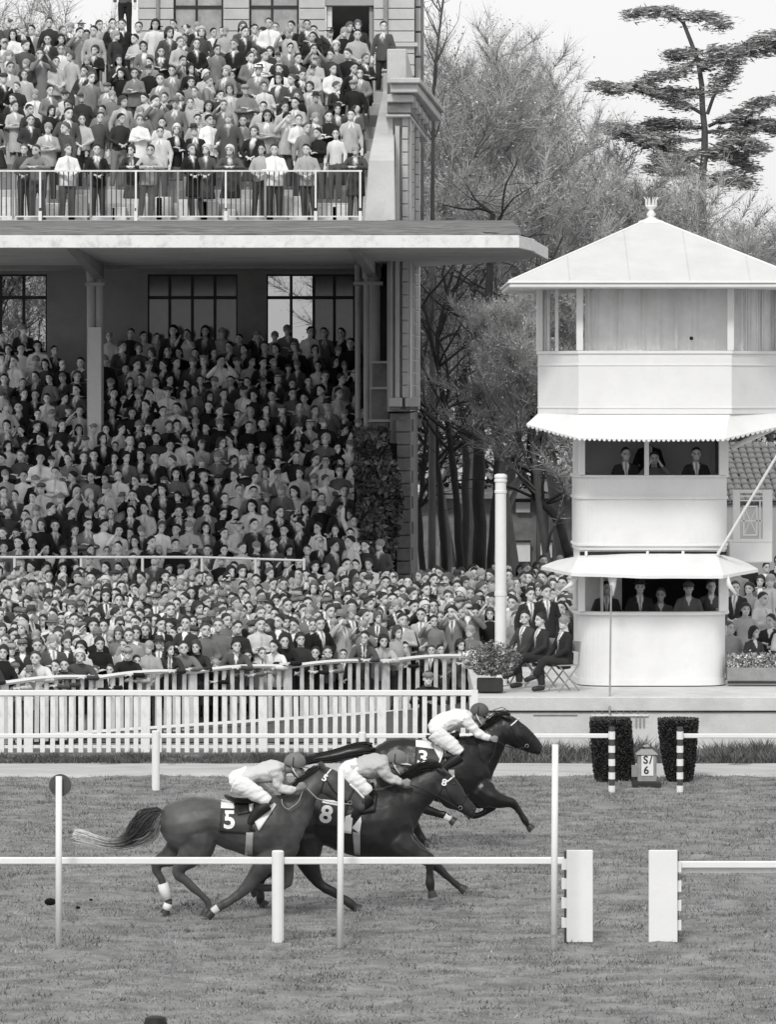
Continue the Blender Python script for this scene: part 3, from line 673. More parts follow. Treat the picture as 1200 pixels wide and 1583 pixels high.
# wide upper box
def cplan(k=1.0, f=1.0, cx=4.81):
    pts = [(895, 79.45), (1132, 79.45), (1208, 80.6), (1206, 83.4), (834, 83.4), (832, 80.6)]
    return [(cx+(X(a, D)-cx)*k, 81.4+(D-81.4)*f) for a, D in pts]
UX = 4.81
z1, z2, z3 = Z(640, 79.5), Z(544, 79.5), Z(446, 79.5)
ring(cplan(), .06, z1, z2, 'parapet', m_white, cx=UX, cy=81.4)
ring(cplan(1.012, 1.012), .05, z2-.03, z2+.02, 'parapet_cap', m_white, cx=UX, cy=81.4); ring(cplan(1.006, 1.006), .05, z2-.24, z2-.22, 'moulding', m_white, cx=UX, cy=81.4); ring(cplan(1.006, 1.006), .05, z1+.1, z1+.12, 'moulding', m_white, cx=UX, cy=81.4)
b = MB(); b.prism([(x, y, z1+.02) for x, y in cplan(.96, .96)], (0, 0, .1)); b.build('room_floor', m_white, tw)
b = MB(); b.prism([(x, y, z3+.0) for x, y in cplan(.98, .98)], (0, 0, .06)); b.build('room_ceiling', m_white, tw)
pl = cplan(.985, .985)
for i, (x, y) in enumerate(pl):
    b = MB(); b.box(x-.06, x+.06, y-.06, y+.06, z2+.02, z3); b.build('post', m_white, tw, bevel=.01)
for px in (862, 1045):
    b = MB(); x = X(px, 79.8); b.box(x-.03, x+.03, 80.0 if px < 900 else 79.62, 80.06 if px < 900 else 79.68, z2+.02, z3); b.build('mullion', m_white, tw)
for i in (0, 1, 5, 2, 4):
    (xa, ya), (xb, yb) = cplan(.975, .975)[i], cplan(.975, .975)[(i+1) % 6]
    b = MB(); b.add([(xa, ya, z2), (xb, yb, z2), (xb, yb, z3), (xa, ya, z3)], [(0, 1, 2, 3)]); o = b.build('window_pane', None or bpy.data.materials.get('clear_glass') or mat('clear_glass', .9, .02, 0, 1, trans=1, spec=.5), tw)
    o.data.materials[0].node_tree.nodes['Principled BSDF'].inputs['IOR'].default_value = 1.08
m_curt = mat('curtain', .92, .9, .08, 3)
def curtain(pa, pb, D0, D1_, amp=.05, top=z3):
    v = []; n = 40
    for i in range(n+1):
        px = pa+(pb-pa)*i/n; D = D0+(D1_-D0)*i/n+amp*math.sin(i*1.9)*(.5+.5*math.sin(i*.37)); v += [(X(px, D), D, z2-.2), (X(px, D), D+.02*math.sin(i), (z2+z3)/2), (X(px, D), D, top)]
    f = []
    for i in range(n):
        for j in range(2): a = i*3+j; f.append((a, a+3, a+4, a+1))
    b = MB(); b.add(v, f); return b.build('curtain', m_curt, tw, smooth=True)
curtain(905, 1000, 79.85, 79.80, .04); curtain(998, 1150, 79.80, 79.85, .04); curtain(1150, 1199, 79.95, 80.8, .04); curtain(838, 852, 80.7, 80.4, .03)
b = MB(); b.box(X(863, 82.8), X(903, 82.8), 82.8, 82.84, Z(522, 82.8), Z(514, 82.8)); b.build('rear_rail', m_stuc, tw)
b = MB(); b.ell((X(1069.5, 79.6), 79.58, Z(523, 79.6)), (.035, .03, .035), 10, 6); b.build('round_handle', m_black, tw, smooth=True)
# roof
RDn = 78.75; ze = Z(437, RDn); hwx = (1254-788)/2/(F/RDn); cx = X(1021, RDn); cyr = RDn+hwx
rx0, rx1, ry0, ry1 = cx-hwx, cx+hwx, RDn, RDn+2*hwx
ze0 = ze-.04; za = Z(343, cyr-.1)
b = MB(); b.box(rx0, rx1, ry0, ry1, ze-.09, ze-.01); b.build('eaves', m_white, tw, bevel=.02)
b = MB(); b.box(rx0-.03, rx1+.03, ry0-.03, ry1+.03, ze-.012, ze+.03); b.build('eaves', m_white, tw, bevel=.01)
b = MB(); q = .16
b.add([(rx0, ry0, ze+.03), (rx1, ry0, ze+.03), (rx1, ry1, ze+.03), (rx0, ry1, ze+.03), (cx-q, cyr-q, za), (cx+q, cyr-q, za), (cx+q, cyr+q, za), (cx-q, cyr+q, za)],
      [(0, 1, 5, 4), (1, 2, 6, 5), (2, 3, 7, 6), (3, 0, 4, 7), (4, 5, 6, 7)]); ro = b.build('roof', m_sheet, tw)
for i in range(4):     # standing seams of the sheet roof
    t = (i+1)/5; xb = rx0+(rx1-rx0)*t; xt = cx+(xb-cx)*.06
    k = 1-abs(t-.5)*2; k = min(1, k*1.05)
    pt = Vector((xb, ry0, ze+.03)).lerp(Vector((xb, cyr-q, za)), k)
    b = MB(); b.tube([(xb, ry0, ze+.033), tuple(pt+Vector((0, 0, .003)))], .008, 4); b.build('seam', m_sheet, ro)
for sx in (-1, 1):
    b = MB(); b.tube([(cx+sx*hwx, ry0, ze+.03), (cx+sx*q, cyr-q, za)], .022, 6); b.build('hip_ridge', m_white, ro)
b = MB(); b.lathe((cx, cyr, za), [(.26, -.05), (.22, .02), (.12, .05), (.05, .09), (.09, .14), (.05, .19), (.04, .22), (.10, .27), (.11, .3)], 16); fi = b.build('finial', m_white, tw, smooth=True)
for i in range(8):
    a = 2*math.pi*i/8+.2; c, s_ = math.cos(a), math.sin(a); b = MB()
    b.tube([(cx+.07*c, cyr+.07*s_, za+.26), (cx+.10*c, cyr+.10*s_, za+.33), (cx+.095*c, cyr+.095*s_, za+.40), (cx+.14*c, cyr+.14*s_, za+.45)], [.016, .012, .009, .003], 6); b.build('prong', m_white, fi, smooth=True)
# side balcony with fretwork and struts
BD = 81.6; z0, zt = Z(868, BD), Z(757, BD)
b = MB(); b.box(X(1128, BD), X(1195, BD), BD, BD+1.4, Z(870, BD), Z(838, BD)); b.build('balcony_box', m_white, tw, bevel=.02)
for a, c, y0, y1 in ((1180, 1195, 757, 838), (1134, 1145, 757, 838), (1145, 1180, 757, 762), (1145, 1180, 833, 838)):
    b = MB(); b.box(X(a, BD), X(c, BD), BD, BD+.08, Z(y1, BD), Z(y0, BD)); b.build('balcony_frame', m_white, tw, bevel=.006)
for a, c, y0, y1 in ((1142, 1182, 766, 768), (1142, 1182, 773, 775), (1150, 1172, 782, 784), (1150, 1172, 826, 828), (1150, 1152, 784, 826), (1170, 1172, 784, 826), (1175, 1177, 775, 834), (1146, 1180, 804, 806)):
    b = MB(); b.box(X(a, BD), X(c, BD), BD+.02, BD+.045, Z(y1, BD), Z(y0, BD)); b.build('fret_bar', m_white, tw)
for (a, y0, c, y1) in ((1152, 824, 1170, 786), (1152, 786, 1170, 824)):
    b = MB(); b.tube([P(a, y0, BD+.035), P(c, y1, BD+.035)], .01, 5); b.build('fret_bar', m_white, tw)
b = MB(); b.tube([P(1132, 692, 80.6), P(1212, 655, 80.0)], .045, 8); b.build('strut', m_white, tw)
b = MB(); b.tube([P(1110, 858, 80.0), P(1212, 688, 79.2)], .026, 8); b.build('stay_pole', m_white, tw)
b = MB(); b.tube([P(945.5, 905, 79.2), P(943, 1104, 77.45)], .016, 6); b.build('cable', m_metal, tw)
b = MB(); b.box(X(1140, 84), X(1215, 84), 84, 86, .9, .95); b.build('side_step', m_conc, tw)
# tall white column
cl_ = thing('white_column', 'tall round white column with a knobbed cap beside the crowd', 'column', (X(775, 80.4), 80.4, .95))
b = MB(); b.lathe((X(774.5, 80.4), 80.4, 0), [(.12, .95), (.12, 1.15), (.105, 1.17), (.098, 4.35), (.11, 4.36), (.11, 4.40), (.098, 4.41), (.098, 4.55), (.115, 4.56), (.115, 4.60), (.09, 4.61)], 22); b.build('shaft', m_white, cl_, smooth=False)
b = MB(); b.lathe((X(774.5, 80.4), 80.4, 0), [(.09, 4.60), (.115, 4.63), (.11, 4.68), (.06, 4.70)], 18); b.build('cap', m_white, cl_, smooth=True)
b = MB(); b.lathe((X(774.5, 80.4), 80.4, 0), [(.112, Z(921, 80.4)), (.112, Z(915, 80.4))], 18); b.build('band', m_white, cl_)
# planting: tub shrub, trough with pale flowers, clipped hedges
tb = thing('tub_shrub', 'straggly shrub in a low dark trough at the foot of the white column', 'shrub', (X(762, 78.6), 78.6, .95))
b = MB(); b.box(X(738, 78.6), X(778, 78.6), 78.4, 78.9, .95, Z(1049, 78.6)); b.build('trough', m_black, tb, bevel=.02)
def fsh(i):
    a = R.uniform(0, 6.28); z = R.random(); r = (.42+.1*math.sin(z*3))*R.random()**.8; x = X(762, 78.6)+r*math.cos(a)*(.7+.5*z); return (x, 78.6+r*math.sin(a)*.6, Z(1043, 78.6)+z*.62*(1-.3*(r/.4)), .5+R.random())
m_shr = mat('shrub_leaf', .20, .85, .4, 3, attr='Col')
leaves('foliage', 2400, fsh, .030, m_shr, tb, kind='stuff')
tf = thing('flower_trough', 'long dark flower trough with pale blossom right of the tower', 'flower trough', (X(1180, 80.5), 80.5, .95))
b = MB(); b.box(X(1124, 80.5), X(1290, 80.5), 80.3, 80.7, 1.02, 1.26); b.build('trough', m_metal, tf, bevel=.01)
b = MB(); b.box(X(1124, 80.5), X(1290, 80.5), 80.27, 80.3, .98, 1.02); b.build('trough_foot', m_black, tf)
m_flow = mat('pale_blossom', .5, .9, .3, 5, attr='Col')
leaves('blossom', 2600, lambda i: (R.uniform(X(1126, 80.5), X(1260, 80.5)), 80.5+R.uniform(-.15, .2), 1.24+R.random()**1.3*.26*(1+.5*noise.noise((i*.01, 0, 0))), .35+R.random()*.9), .03, m_flow, tf, kind='stuff')
HD = 72.0
for px0, px1, pb0, pb1, lab in ((912, 976, 921, 986, 'left dark clipped hedge bush behind the striped post'), (1017, 1081, 1033, 1070, 'right dark clipped hedge bush behind the striped post')):
    cx0 = X((px0+px1)/2, HD); h = thing('clipped_hedge', lab, 'hedge', (cx0, HD, 0), 'clipped hedges by the number box'); top = Z(1110, HD)
    def edge(z, s_):
        t = max(0, z/top); t2 = t**.6; a = pb0+(px0-pb0)*t2; c = pb1+(px1-pb1)*t2; return X(a if s_ < 0 else c, HD)
    b = MB(); n = 8
    pts = [( (edge(top*i/n, -1)+edge(top*i/n, 1))/2, HD, top*i/n-.02) for i in range(n+1)]; rr = [((edge(top*i/n, 1)-edge(top*i/n, -1))/2*.93, .28) for i in range(n+1)]
    b.tube(pts, rr, 14, ref=(1, 0, 0)); b.build('core', m_hedge, h)
    def fh(i):
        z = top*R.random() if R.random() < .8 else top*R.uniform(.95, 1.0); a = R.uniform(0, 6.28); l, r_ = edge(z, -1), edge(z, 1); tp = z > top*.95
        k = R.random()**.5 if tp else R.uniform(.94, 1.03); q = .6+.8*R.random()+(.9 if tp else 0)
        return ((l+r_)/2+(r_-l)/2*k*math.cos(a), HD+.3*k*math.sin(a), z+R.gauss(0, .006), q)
    leaves('foliage', 9000, fh, .018, m_hedge, h, kind='stuff')
    b = MB(); b.box(X(pb0+4, HD), X(pb1-4, HD), HD-.2, HD+.2, -.03, .05); b.build('tub', m_black, h)
# number box between the hedges
ND = 71.0; nb = thing('number_box', 'small grey lantern shaped box with a paper sign between the hedges', 'sign box', (X(1000, ND), ND, 0))
b = MB(); b.box(X(986, ND), X(1015, ND), ND-.14, ND+.14, Z(1208, ND), Z(1166, ND)); b.build('case', m_metal, nb, bevel=.015)
b = MB(); b.hexa([(X(983, ND), ND-.17, Z(1166, ND)), (X(1018, ND), ND-.17, Z(1166, ND)), (X(1018, ND), ND+.17, Z(1166, ND)), (X(983, ND), ND+.17, Z(1166, ND))], [(X(992, ND), ND-.07, Z(1158, ND)), (X(1009, ND), ND-.07, Z(1158, ND)), (X(1009, ND), ND+.07, Z(1158, ND)), (X(992, ND), ND+.07, Z(1158, ND))]); b.build('lid', m_metal, nb, bevel=.008)
b = MB(); b.lathe((X(1000, ND), ND, Z(1158, ND)), [(.02, 0), (.02, .03), (.06, .04), (.05, .055), (.015, .07)], 10); b.build('knob', m_metal, nb)
b = MB(); b.box(X(978, ND), X(1022, ND), ND-.2, ND+.2, -.03, Z(1208, ND)); b.build('base', m_black, nb, bevel=.01)
b = MB(); b.box(X(977, ND), X(986, ND), ND-.1, ND+.05, Z(1200, ND), Z(1183, ND)); b.build('side_lamp', m_metal, nb)
b = MB(); b.box(X(991.5, ND), X(1010, ND), ND-.150, ND-.142, Z(1198, ND), Z(1167, ND)); pp = b.build('paper', m_whited, nb)
def text(txt, name, size, m, parent, place, ext=.0, shear=0, bold=0):
    c = bpy.data.curves.new(name, 'FONT'); c.body = txt; c.size = size; c.align_x = 'CENTER'; c.align_y = 'CENTER'; c.extrude = .001; c.shear = shear; c.offset = bold; c.resolution_u = 4
    o = bpy.data.objects.new(name, c); COL.objects.link(o); dg = bpy.context.evaluated_depsgraph_get(); dg.update()
    me = bpy.data.meshes.new_from_object(o.evaluated_get(dg)); bpy.data.objects.remove(o)
    v = verts_np(me); v = np.array([place(*p) for p in v]); set_verts(me, v-np.array(origin(parent)) if parent is not None else v); finish(me, m, False)
    return link(name, me, parent)
for t_, px, py in (('S', 998, 1174), ('/', 1006, 1174), ('6', 999, 1190)):
    cc = P(px, py, ND); text(t_, 'letter', .17, m_black, pp, lambda x, y, z, cc=cc: (cc.x+x, ND-.153-z*.5, cc.z+y), bold=.004)
# ---------------------------------------------------------------- trees
def limb_pts(p0, d, length, n, wob, up=0.0):
    pts = [Vector(p0)]; d = Vector(d).normalized()
    for i in range(n):
        d = (d+Vector((R.gauss(0, wob), R.gauss(0, wob), R.gauss(0, wob)+up))).normalized(); pts.append(pts[-1]+d*(length/n))
    return pts
def bare_tree(h, r0, spread=.5, levels=3, nb=9, twigs=2600, leafn=5000, upb=.12, leafs=.045, fork=.3, seed=0):
    R.seed(seed); tr = MB(); tw_ = MB(); tips = []
    main = limb_pts((0, 0, -.3), (R.gauss(0, .04), R.gauss(0, .04), 1), h*.92, 9, .04)
    tr.tube(main, [r0*(1-.88*(i/9)**1.1) for i in range(10)], 8)
    lev = [(main, r0, h)]
    allb = []
    def grow(par, rpar, L, lvl):
        n = nb if lvl == 0 else (6 if lvl == 1 else 5)
        for i in range(n):
            t = R.uniform(fork if lvl == 0 else .2, .98); k = t*(len(par)-1); a = int(k); p = par[a].lerp(par[min(a+1, len(par)-1)], k-a)
            dpar = (par[min(a+1, len(par)-1)]-par[max(a-1, 0)]).normalized(); q = R.uniform(0, 6.28)
            side = Vector((math.cos(q), math.sin(q), R.uniform(0, .3))); d = dpar*(1-spread)+side*spread*1.15+Vector((0, 0, .15))
            l = L*R.uniform(.28, .5)*(1.15-.5*t if lvl == 0 else 1); r = rpar*(1-.8*t)*R.uniform(.4, .62)+.004
            pts = limb_pts(p, d, l, 5, .13, upb*.5); 
            (tr if lvl < 2 else tw_).tube(pts, [max(.006, r*(1-.75*j/5)) for j in range(6)], 6 if lvl == 0 else (5 if lvl == 1 else 3), cap=False)
            allb.append(pts)
            if lvl < levels-1: grow(pts, r, l*1.25, lvl+1)
    grow(main, r0, h, 0)
    # fine twigs as slender 3-sided slivers
    n = twigs; src = [allb[R.randrange(len(allb))] for _ in range(n)]; V = []; tp = []
    for s_ in src:
        k = R.uniform(.25, 1)*(len(s_)-1); a = int(k); p = s_[a].lerp(s_[min(a+1, len(s_)-1)], k-a); d = (s_[-1]-s_[0]).normalized()+Vector((R.gauss(0, .7), R.gauss(0, .7), R.gauss(.25, .6))); d.normalize()
        L = R.uniform(.3, 1.0); e = p+d*L+Vector((R.gauss(0, .05), 0, R.gauss(0, .05))); w = R.uniform(.006, .014); sd_ = d.cross(Vector((R.gauss(0, 1), R.gauss(0, 1), R.gauss(0, 1)))).normalized()*w
        V += [p-sd_, p+sd_, e]; tp.append((p, e))
    tv = np.array([tuple(v) for v in V]); 
    lv = []
    for i in range(leafn):
        p, e = tp[R.randrange(n)]; t = R.uniform(.2, 1.05); c = p.lerp(e, t); lv.append((c.x+R.gauss(0, .08), c.y+R.gauss(0, .08), c.z+R.gauss(0, .08)))
    R.seed(seed+99)
    tm_ = tr.mesh('trunk', m_bark, True)
    k0 = len(tw_.v); vv = np.array(tw_.v) if k0 else np.zeros((0, 3)); 
    tris = [(f[0], f[1], f[2]) for f in tw_.f]+[(f[0], f[2], f[3]) for f in tw_.f if len(f) == 4]
    T = np.array(tris, dtype=int).reshape(-1, 3); V2 = np.vstack([vv, tv]); T2 = np.vstack([T, np.arange(len(tv)).reshape(-1, 3)+k0])
    lv = np.array(lv); a = NR.normal(0, 1, (leafn, 3)); a /= np.linalg.norm(a, axis=1)[:, None]; c = np.cross(a, NR.normal(0, 1, (leafn, 3))); c /= np.linalg.norm(c, axis=1)[:, None]; s_ = (leafs*NR.uniform(.5, 1.4, leafn))[:, None]
    LV = np.stack([lv-a*s_, lv+a*s_, lv+c*s_*1.2], 1).reshape(-1, 3)
    nz = np.array([noise.noise(tuple(q*.9)) for q in lv]); colr = np.clip(1+.9*nz+NR.normal(0, .3, leafn), .3, 2.4)
    Vall = np.vstack([V2, LV]); Tall = np.vstack([T2, np.arange(len(LV)).reshape(-1, 3)+len(V2)])
    o = from_np('crown', Vall, Tall, m_leaf); set_col(o.data, np.concatenate([np.full(len(V2), 1.05), np.repeat(colr, 3)]))
    me = o.data; bpy.data.objects.remove(o); return tm_, me
def plant(kind, me, x, y, z, label, sc=1.0, rz=0.0, cat='tree', group=None, name='bare_tree'):
    t = thing(name, label, cat, (x, y, z), group); t.scale = (sc, sc, sc*kind); t.rotation_euler.z = rz
    link('trunk', me[0], t); link('crown', me[1], t); return t
TA = bare_tree(14.6, .27, .52, 3, 13, 22000, 12000, seed=3, leafs=.036)
TB = bare_tree(14.2, .22, .45, 3, 14, 22000, 12000, seed=8, fork=.2, leafs=.036)
TC = bare_tree(11.5, .2, .6, 3, 13, 19000, 13000, seed=15, fork=.3, leafs=.038)
TG = 'bare park trees behind the course'
for i, (px, D, me, sc, kz, rz, lab) in enumerate((
    (735, 127, TA, .93, 1.0, 0, 'tall twiggy tree rising highest just right of the stand'),
    (800, 131, TB, 1.0, 1.0, 1.2, 'dense twiggy tree standing straight above the white column'),
    (873, 140, TA, .97, .98, 2.1, 'twiggy tree behind the left slope of the tower roof'),
    (955, 138, TC, .82, .9, .5, 'lower bare tree filling the gap left of the roof finial'),
    (690, 122, TC, .95, 1.0, 3.3, 'dark trunked tree close against the corner pavilion'),
    (1120, 145, TC, .80, 1.0, 4.0, 'small leafy tree under the cedar right of the finial'),
    (1195, 140, TC, .86, 1.0, 5.2, 'leafy tree at the right edge behind the tower roof'),
    (1050, 150, TC, .85, .85, 2.8, 'low tree directly behind the tower finial'),
    (850, 112, TC, .66, 1.0, 4.4, 'low crooked tree just left of the tower behind the white column'),
    (700, 150, TB, .95, 1.0, 2.0, 'far leafy tree half hidden by the corner pavilion'),
    (770, 155, TA, .95, .95, 5.0, 'farthest leafy tree behind the twiggy ones left of the tower'),
    (925, 160, TC, .95, .95, 3.0, 'far leafy tree seen over the left eaves of the tower'),
    (1085, 158, TC, 1.0, .92, 4.6, 'leafy tree far behind the right slope of the tower roof'),
    (1230, 152, TC, 1.0, .95, 1.1, 'leafy tree cut by the right edge below the cedar'),
    (990, 165, TC, 1.0, .95, 2.2, 'far leafy tree just left of the tower finial'),
    (840, 150, TC, 1.15, 1.0, 3.9, 'leafy tree in the thick of the park left of the tower'),
    (968, 134, TC, 1.02, .95, 3.1, 'leafy tree filling the sky between the park trees and the cedar'),
    (1155, 142, TC, .92, .95, 2.5, 'dense leafy tree right of the cedar trunk'),
    (905, 145, TB, .86, .95, 5.5, 'twiggy tree showing over the left slope of the tower roof'),
    (60, 128, TA, .98, 1.0, 3.9, 'leafy tree above the upper crowd at the far left'),
    (150, 133, TC, 1.18, 1.0, 1.7, 'leafy tree behind the man on the parapet'),
    (-30, 130, TB, 1.1, 1.0, .7, 'leafy tree at the top left corner'))):
    plant(kz, me, X(px, D), D, .2, lab, sc, rz, group=TG)
# extra dark trunks among them
for i, (px, D, r, pts) in enumerate(((742, 118, .26, [(742, 900), (740, 700), (748, 560), (757, 440), (762, 330)]), (722, 116, .16, [(712, 900), (706, 760), (690, 640), (672, 540), (655, 470)]), (772, 121, .15, [(757, 900), (770, 700), (785, 560), (812, 450)]), (688, 119, .14, [(690, 900), (676, 700), (668, 560), (700, 420)]), (865, 112, .16, [(880, 860), (862, 800), (828, 765), (818, 700), (822, 640)]), (655, 121, .13, [(655, 900), (648, 780), (662, 650)]), (800, 124, .17, [(716, 900), (722, 760), (716, 640), (722, 520), (736, 420)]))):
    t = thing('slender_tree', ['thick straight dark trunk between the stand and the tower', 'dark trunk leaning left towards the pavilion', 'dark trunk forking right behind the thick one', 'thin dark trunk beside the pavilion wall', 'crooked trunk bending left beside the tower gallery', 'thin trunk touching the pavilion pier', 'upright dark trunk left of the thick one'][i], 'tree', (X(pts[0][0], D), D, .2), 'dark trunks behind the course')
    P3 = [P(a, y, D) for a, y in pts]; P3 = resample(P3, 14)
    b = MB(); P3 = [q+Vector((.07*noise.noise((q.z*1.3, i, 0)), 0, 0)) for q in P3]; b.tube(P3, [r*.72*(1-.6*k/13)*(1+.25*noise.noise((k*.9, i, 3))) for k in range(14)], 8); b.build('trunk', m_barkd, t, smooth=True)
    R.seed(40+i); b = MB()
    for k in range(16):
        p = P3[R.randrange(5, 14)]; q = limb_pts(p, (R.uniform(-1, 1), R.uniform(-.5, .5), R.uniform(.1, 1)), R.uniform(1, 3), 6, .18); b.tube(q, [.04*(1-.8*j/6)+.004 for j in range(7)], 4, cap=False)
        for w in range(5):
            s0 = q[R.randrange(1, 6)]; z_ = limb_pts(s0, (R.uniform(-1, 1), R.uniform(-.5, .5), R.uniform(0, 1)), R.uniform(.5, 1.4), 4, .2); b.tube(z_, .008, 3, cap=False)
    b.build('branches', m_barkd, t)
# young slender tree at the top right of the stand
R.seed(5); t = thing('slender_tree', 'slim leafless tree against the sky above the pavilion cornice', 'tree', (X(672, 118), 118, .2), None)
P3 = [P(668, 900, 118), P(669, 300, 118), P(671, 120, 118), P(678, 60, 118), (P(688, -20, 118))]; P3 = resample(P3, 24)
b = MB(); b.tube(P3, [.11*(1-.75*k/23) for k in range(24)], 6); b.build('trunk', m_bark, t, smooth=True); b = MB()
for k in range(22):
    p = P3[R.randrange(17, 24)]; q = limb_pts(p, (R.uniform(-1, 1), R.uniform(-.3, .3), R.uniform(.5, 1.4)), R.uniform(.6, 1.7), 6, .12, .1); b.tube(q, [.018*(1-.8*j/6)+.003 for j in range(7)], 4, cap=False)
    for w in range(7):
        s0 = q[R.randrange(1, 7)]; z_ = limb_pts(s0, (R.uniform(-1, 1), R.uniform(-.3, .3), R.uniform(.2, 1)), R.uniform(.25, .8), 4, .15); b.tube(z_, .006, 3, cap=False)
b.build('branches', m_twig, t)
# cedar of flat layered boughs
R.seed(11); CDp = 150; cd = thing('cedar_tree', 'tall cedar with flat layered boughs against the white sky', 'tree', (X(1092, CDp), CDp, .2))
P3 = resample([P(1092, 900, CDp), P(1090, 420, CDp), P(1085, 290, CDp), P(1092, 215, CDp), P(1087, 175, CDp), P(1085, 110, CDp), P(1071, 70, CDp), P(1056, 32, CDp)], 26)
b = MB(); b.tube(P3, [.30*(1-.80*k/25) for k in range(26)], 10); b.build('trunk', m_bark, cd, smooth=True)
lines = [([(1060, 38), (1035, 20), (1005, 14), (980, 18)], 6), ([(1058, 32), (1080, 22), (1105, 26), (1118, 36)], 6),
    ([(1075, 80), (1060, 78), (1046, 84)], 9), ([(1085, 95), (1060, 105), (1030, 112), (1005, 122)], 13), ([(1088, 110), (1108, 86), (1118, 78)], 10),
    ([(1094, 175), (1112, 130), (1130, 95), (1160, 66), (1210, 50)], 16), ([(1140, 88), (1170, 72), (1215, 66)], 16),
    ([(1090, 178), (1060, 160), (1025, 142), (985, 130), (925, 130)], 12), ([(1086, 150), (1055, 138), (1020, 140)], 12),
    ([(1098, 195), (1130, 180), (1165, 162), (1210, 148)], 8), ([(1090, 200), (1060, 192), (1020, 188), (990, 192)], 14), ([(1094, 205), (1130, 198), (1170, 190), (1210, 192)], 16),
    ([(1088, 260), (1060, 246), (1035, 232), (1000, 212), (960, 205)], 12), ([(1088, 275), (1055, 262), (1020, 238)], 10), ([(1092, 235), (1120, 222), (1150, 212), (1175, 230)], 12),
    ([(1090, 250), (1110, 232), (1140, 240), (1160, 262)], 12), ([(1086, 215), (1040, 215), (990, 208), (940, 190)], 14), ([(1092, 290), (1120, 270), (1160, 282)], 18), ([(1086, 230), (1062, 236), (1030, 262), (1010, 255)], 9)]
pts_l = []
for ln, hw_ in lines:
    dy = R.uniform(-1.2, 1.2); q = [P(a, y, CDp+dy*k/(len(ln)-1)*1.6) for k, (a, y) in enumerate(ln)]; q = resample(q, 12); q = [v+Vector((.10*noise.noise((v.x*2, v.z*2, 1)), 0, .16*noise.noise((v.x*1.8, v.z, 5)))) for v in q]
    b = MB(); b.tube(q, [.055*(1-.8*k/11)+.01 for k in range(12)], 5, cap=False); b.build('bough', m_bark, cd, smooth=True)
    L = (q[-1]-q[0]).length
    for k in range(int(L*1500)):
        t_ = R.random()**.75*.85+.17; f_ = t_*11; a = min(10, int(f_)); p = q[a].lerp(q[a+1], min(1, f_-a)); w = hw_*CDp/F
        r_ = R.gauss(0, .5)*w*(.5+t_); y_ = R.gauss(0, .75)
        pts_l.append((p.x+R.gauss(0, .2), p.y+y_, p.z+R.gauss(0, .2)*w+.10*noise.noise((p.x*1.7, 0, p.z))+R.gauss(0, .03)+.06*noise.noise((p.x*3, y_*2, p.z*3))-.10*abs(y_), .5+1.1*R.random()))
pts_l = [q for q in pts_l if noise.noise((q[0]*2.6, q[1]*1.3, q[2]*3.2)) > -.2]
leaves('crown', len(pts_l), lambda i: pts_l[i], .13, m_ced, cd, flat=1)
# a low distant wood closing the view
R.seed(21)
wd = leaves('woodland', 26000, lambda i: (lambda x, q: (x, 190+R.uniform(-4, 4), q*(7.0+1.5*noise.noise((x*.22, 0, 0))+1.2*noise.noise((x*.8, 4, 0)))*R.uniform(.9, 1.05), .5+1.3*max(0, .5+noise.noise((x*.8, q*5, 2)))))(R.uniform(-22, 22), R.random()), .16, m_leaf, kind='stuff')
tag(wd, 'far belt of woodland behind the park trees', 'woodland')
b = MB(); b.box(-30, 30, 196, 197, 0, 5.5); tag(b.build('woodland_understory', m_hedge), 'dark understory inside the far belt of woodland', 'woodland', kind='stuff')
R.seed(77)
# ---------------------------------------------------------------- people
def V3(*a): return Vector(a)
def arm_of(pose, s):
    """shoulder, elbow, wrist, hand end for side s (-1 is the figure's right, seen at the left); figure looks to -y"""
    sh = V3(s*.155, .0, 1.375)
    d = {
     'down': (V3(s*.25, .02, 1.13), V3(s*.26, -.06, .88), V3(s*.25, -.10, .80)),
     'folded': (V3(s*.25, -.05, 1.13), V3(-s*.02, -.24, 1.16+.03*s), V3(-s*.10, -.22, 1.18+.03*s)),
     'front': (V3(s*.25, -.03, 1.13), V3(s*.07, -.25, 1.02), V3(s*.0, -.28, .99)),
     'lean': (V3(s*.28, -.20, 1.235), V3(s*.07, -.38, 1.325), V3(s*-.02, -.42, 1.33)),
     'brow': (V3(s*.31, -.12, 1.30), V3(s*.16, -.20, 1.52), V3(s*.07, -.18, 1.64)) if s < 0 else (V3(s*.25, .02, 1.13), V3(s*.20, -.18, 1.0), V3(s*.12, -.24, 1.0)),
     'glass': (V3(s*.30, -.16, 1.25), V3(s*.11, -.24, 1.50), V3(s*.055, -.22, 1.60)),
     'up': (V3(s*.26, .0, 1.66), V3(s*.24, -.03, 1.92), V3(s*.20, -.04, 2.02)),
     'wave': (V3(s*.32, -.05, 1.50), V3(s*.30, -.14, 1.74), V3(s*.27, -.17, 1.84)) if s > 0 else (V3(s*.25, .02, 1.13), V3(s*.26, -.08, .90), V3(s*.25, -.12, .82)),
     'sit': (V3(s*.24, -.08, 1.14), V3(s*.10, -.28, .98), V3(s*.03, -.34, .96)),
    }[pose]
    return [sh]+list(d)
LEAN = {'lean': .32, 'sit': -.05}
def tilt(p, pose):
    a = LEAN.get(pose, 0)
    if not a or p.z < .95: return p
    q = p-V3(0, 0, .95); return V3(q.x, q.y*math.cos(a)-q.z*math.sin(a), q.z*math.cos(a)+q.y*math.sin(a))+V3(0, 0, .95)
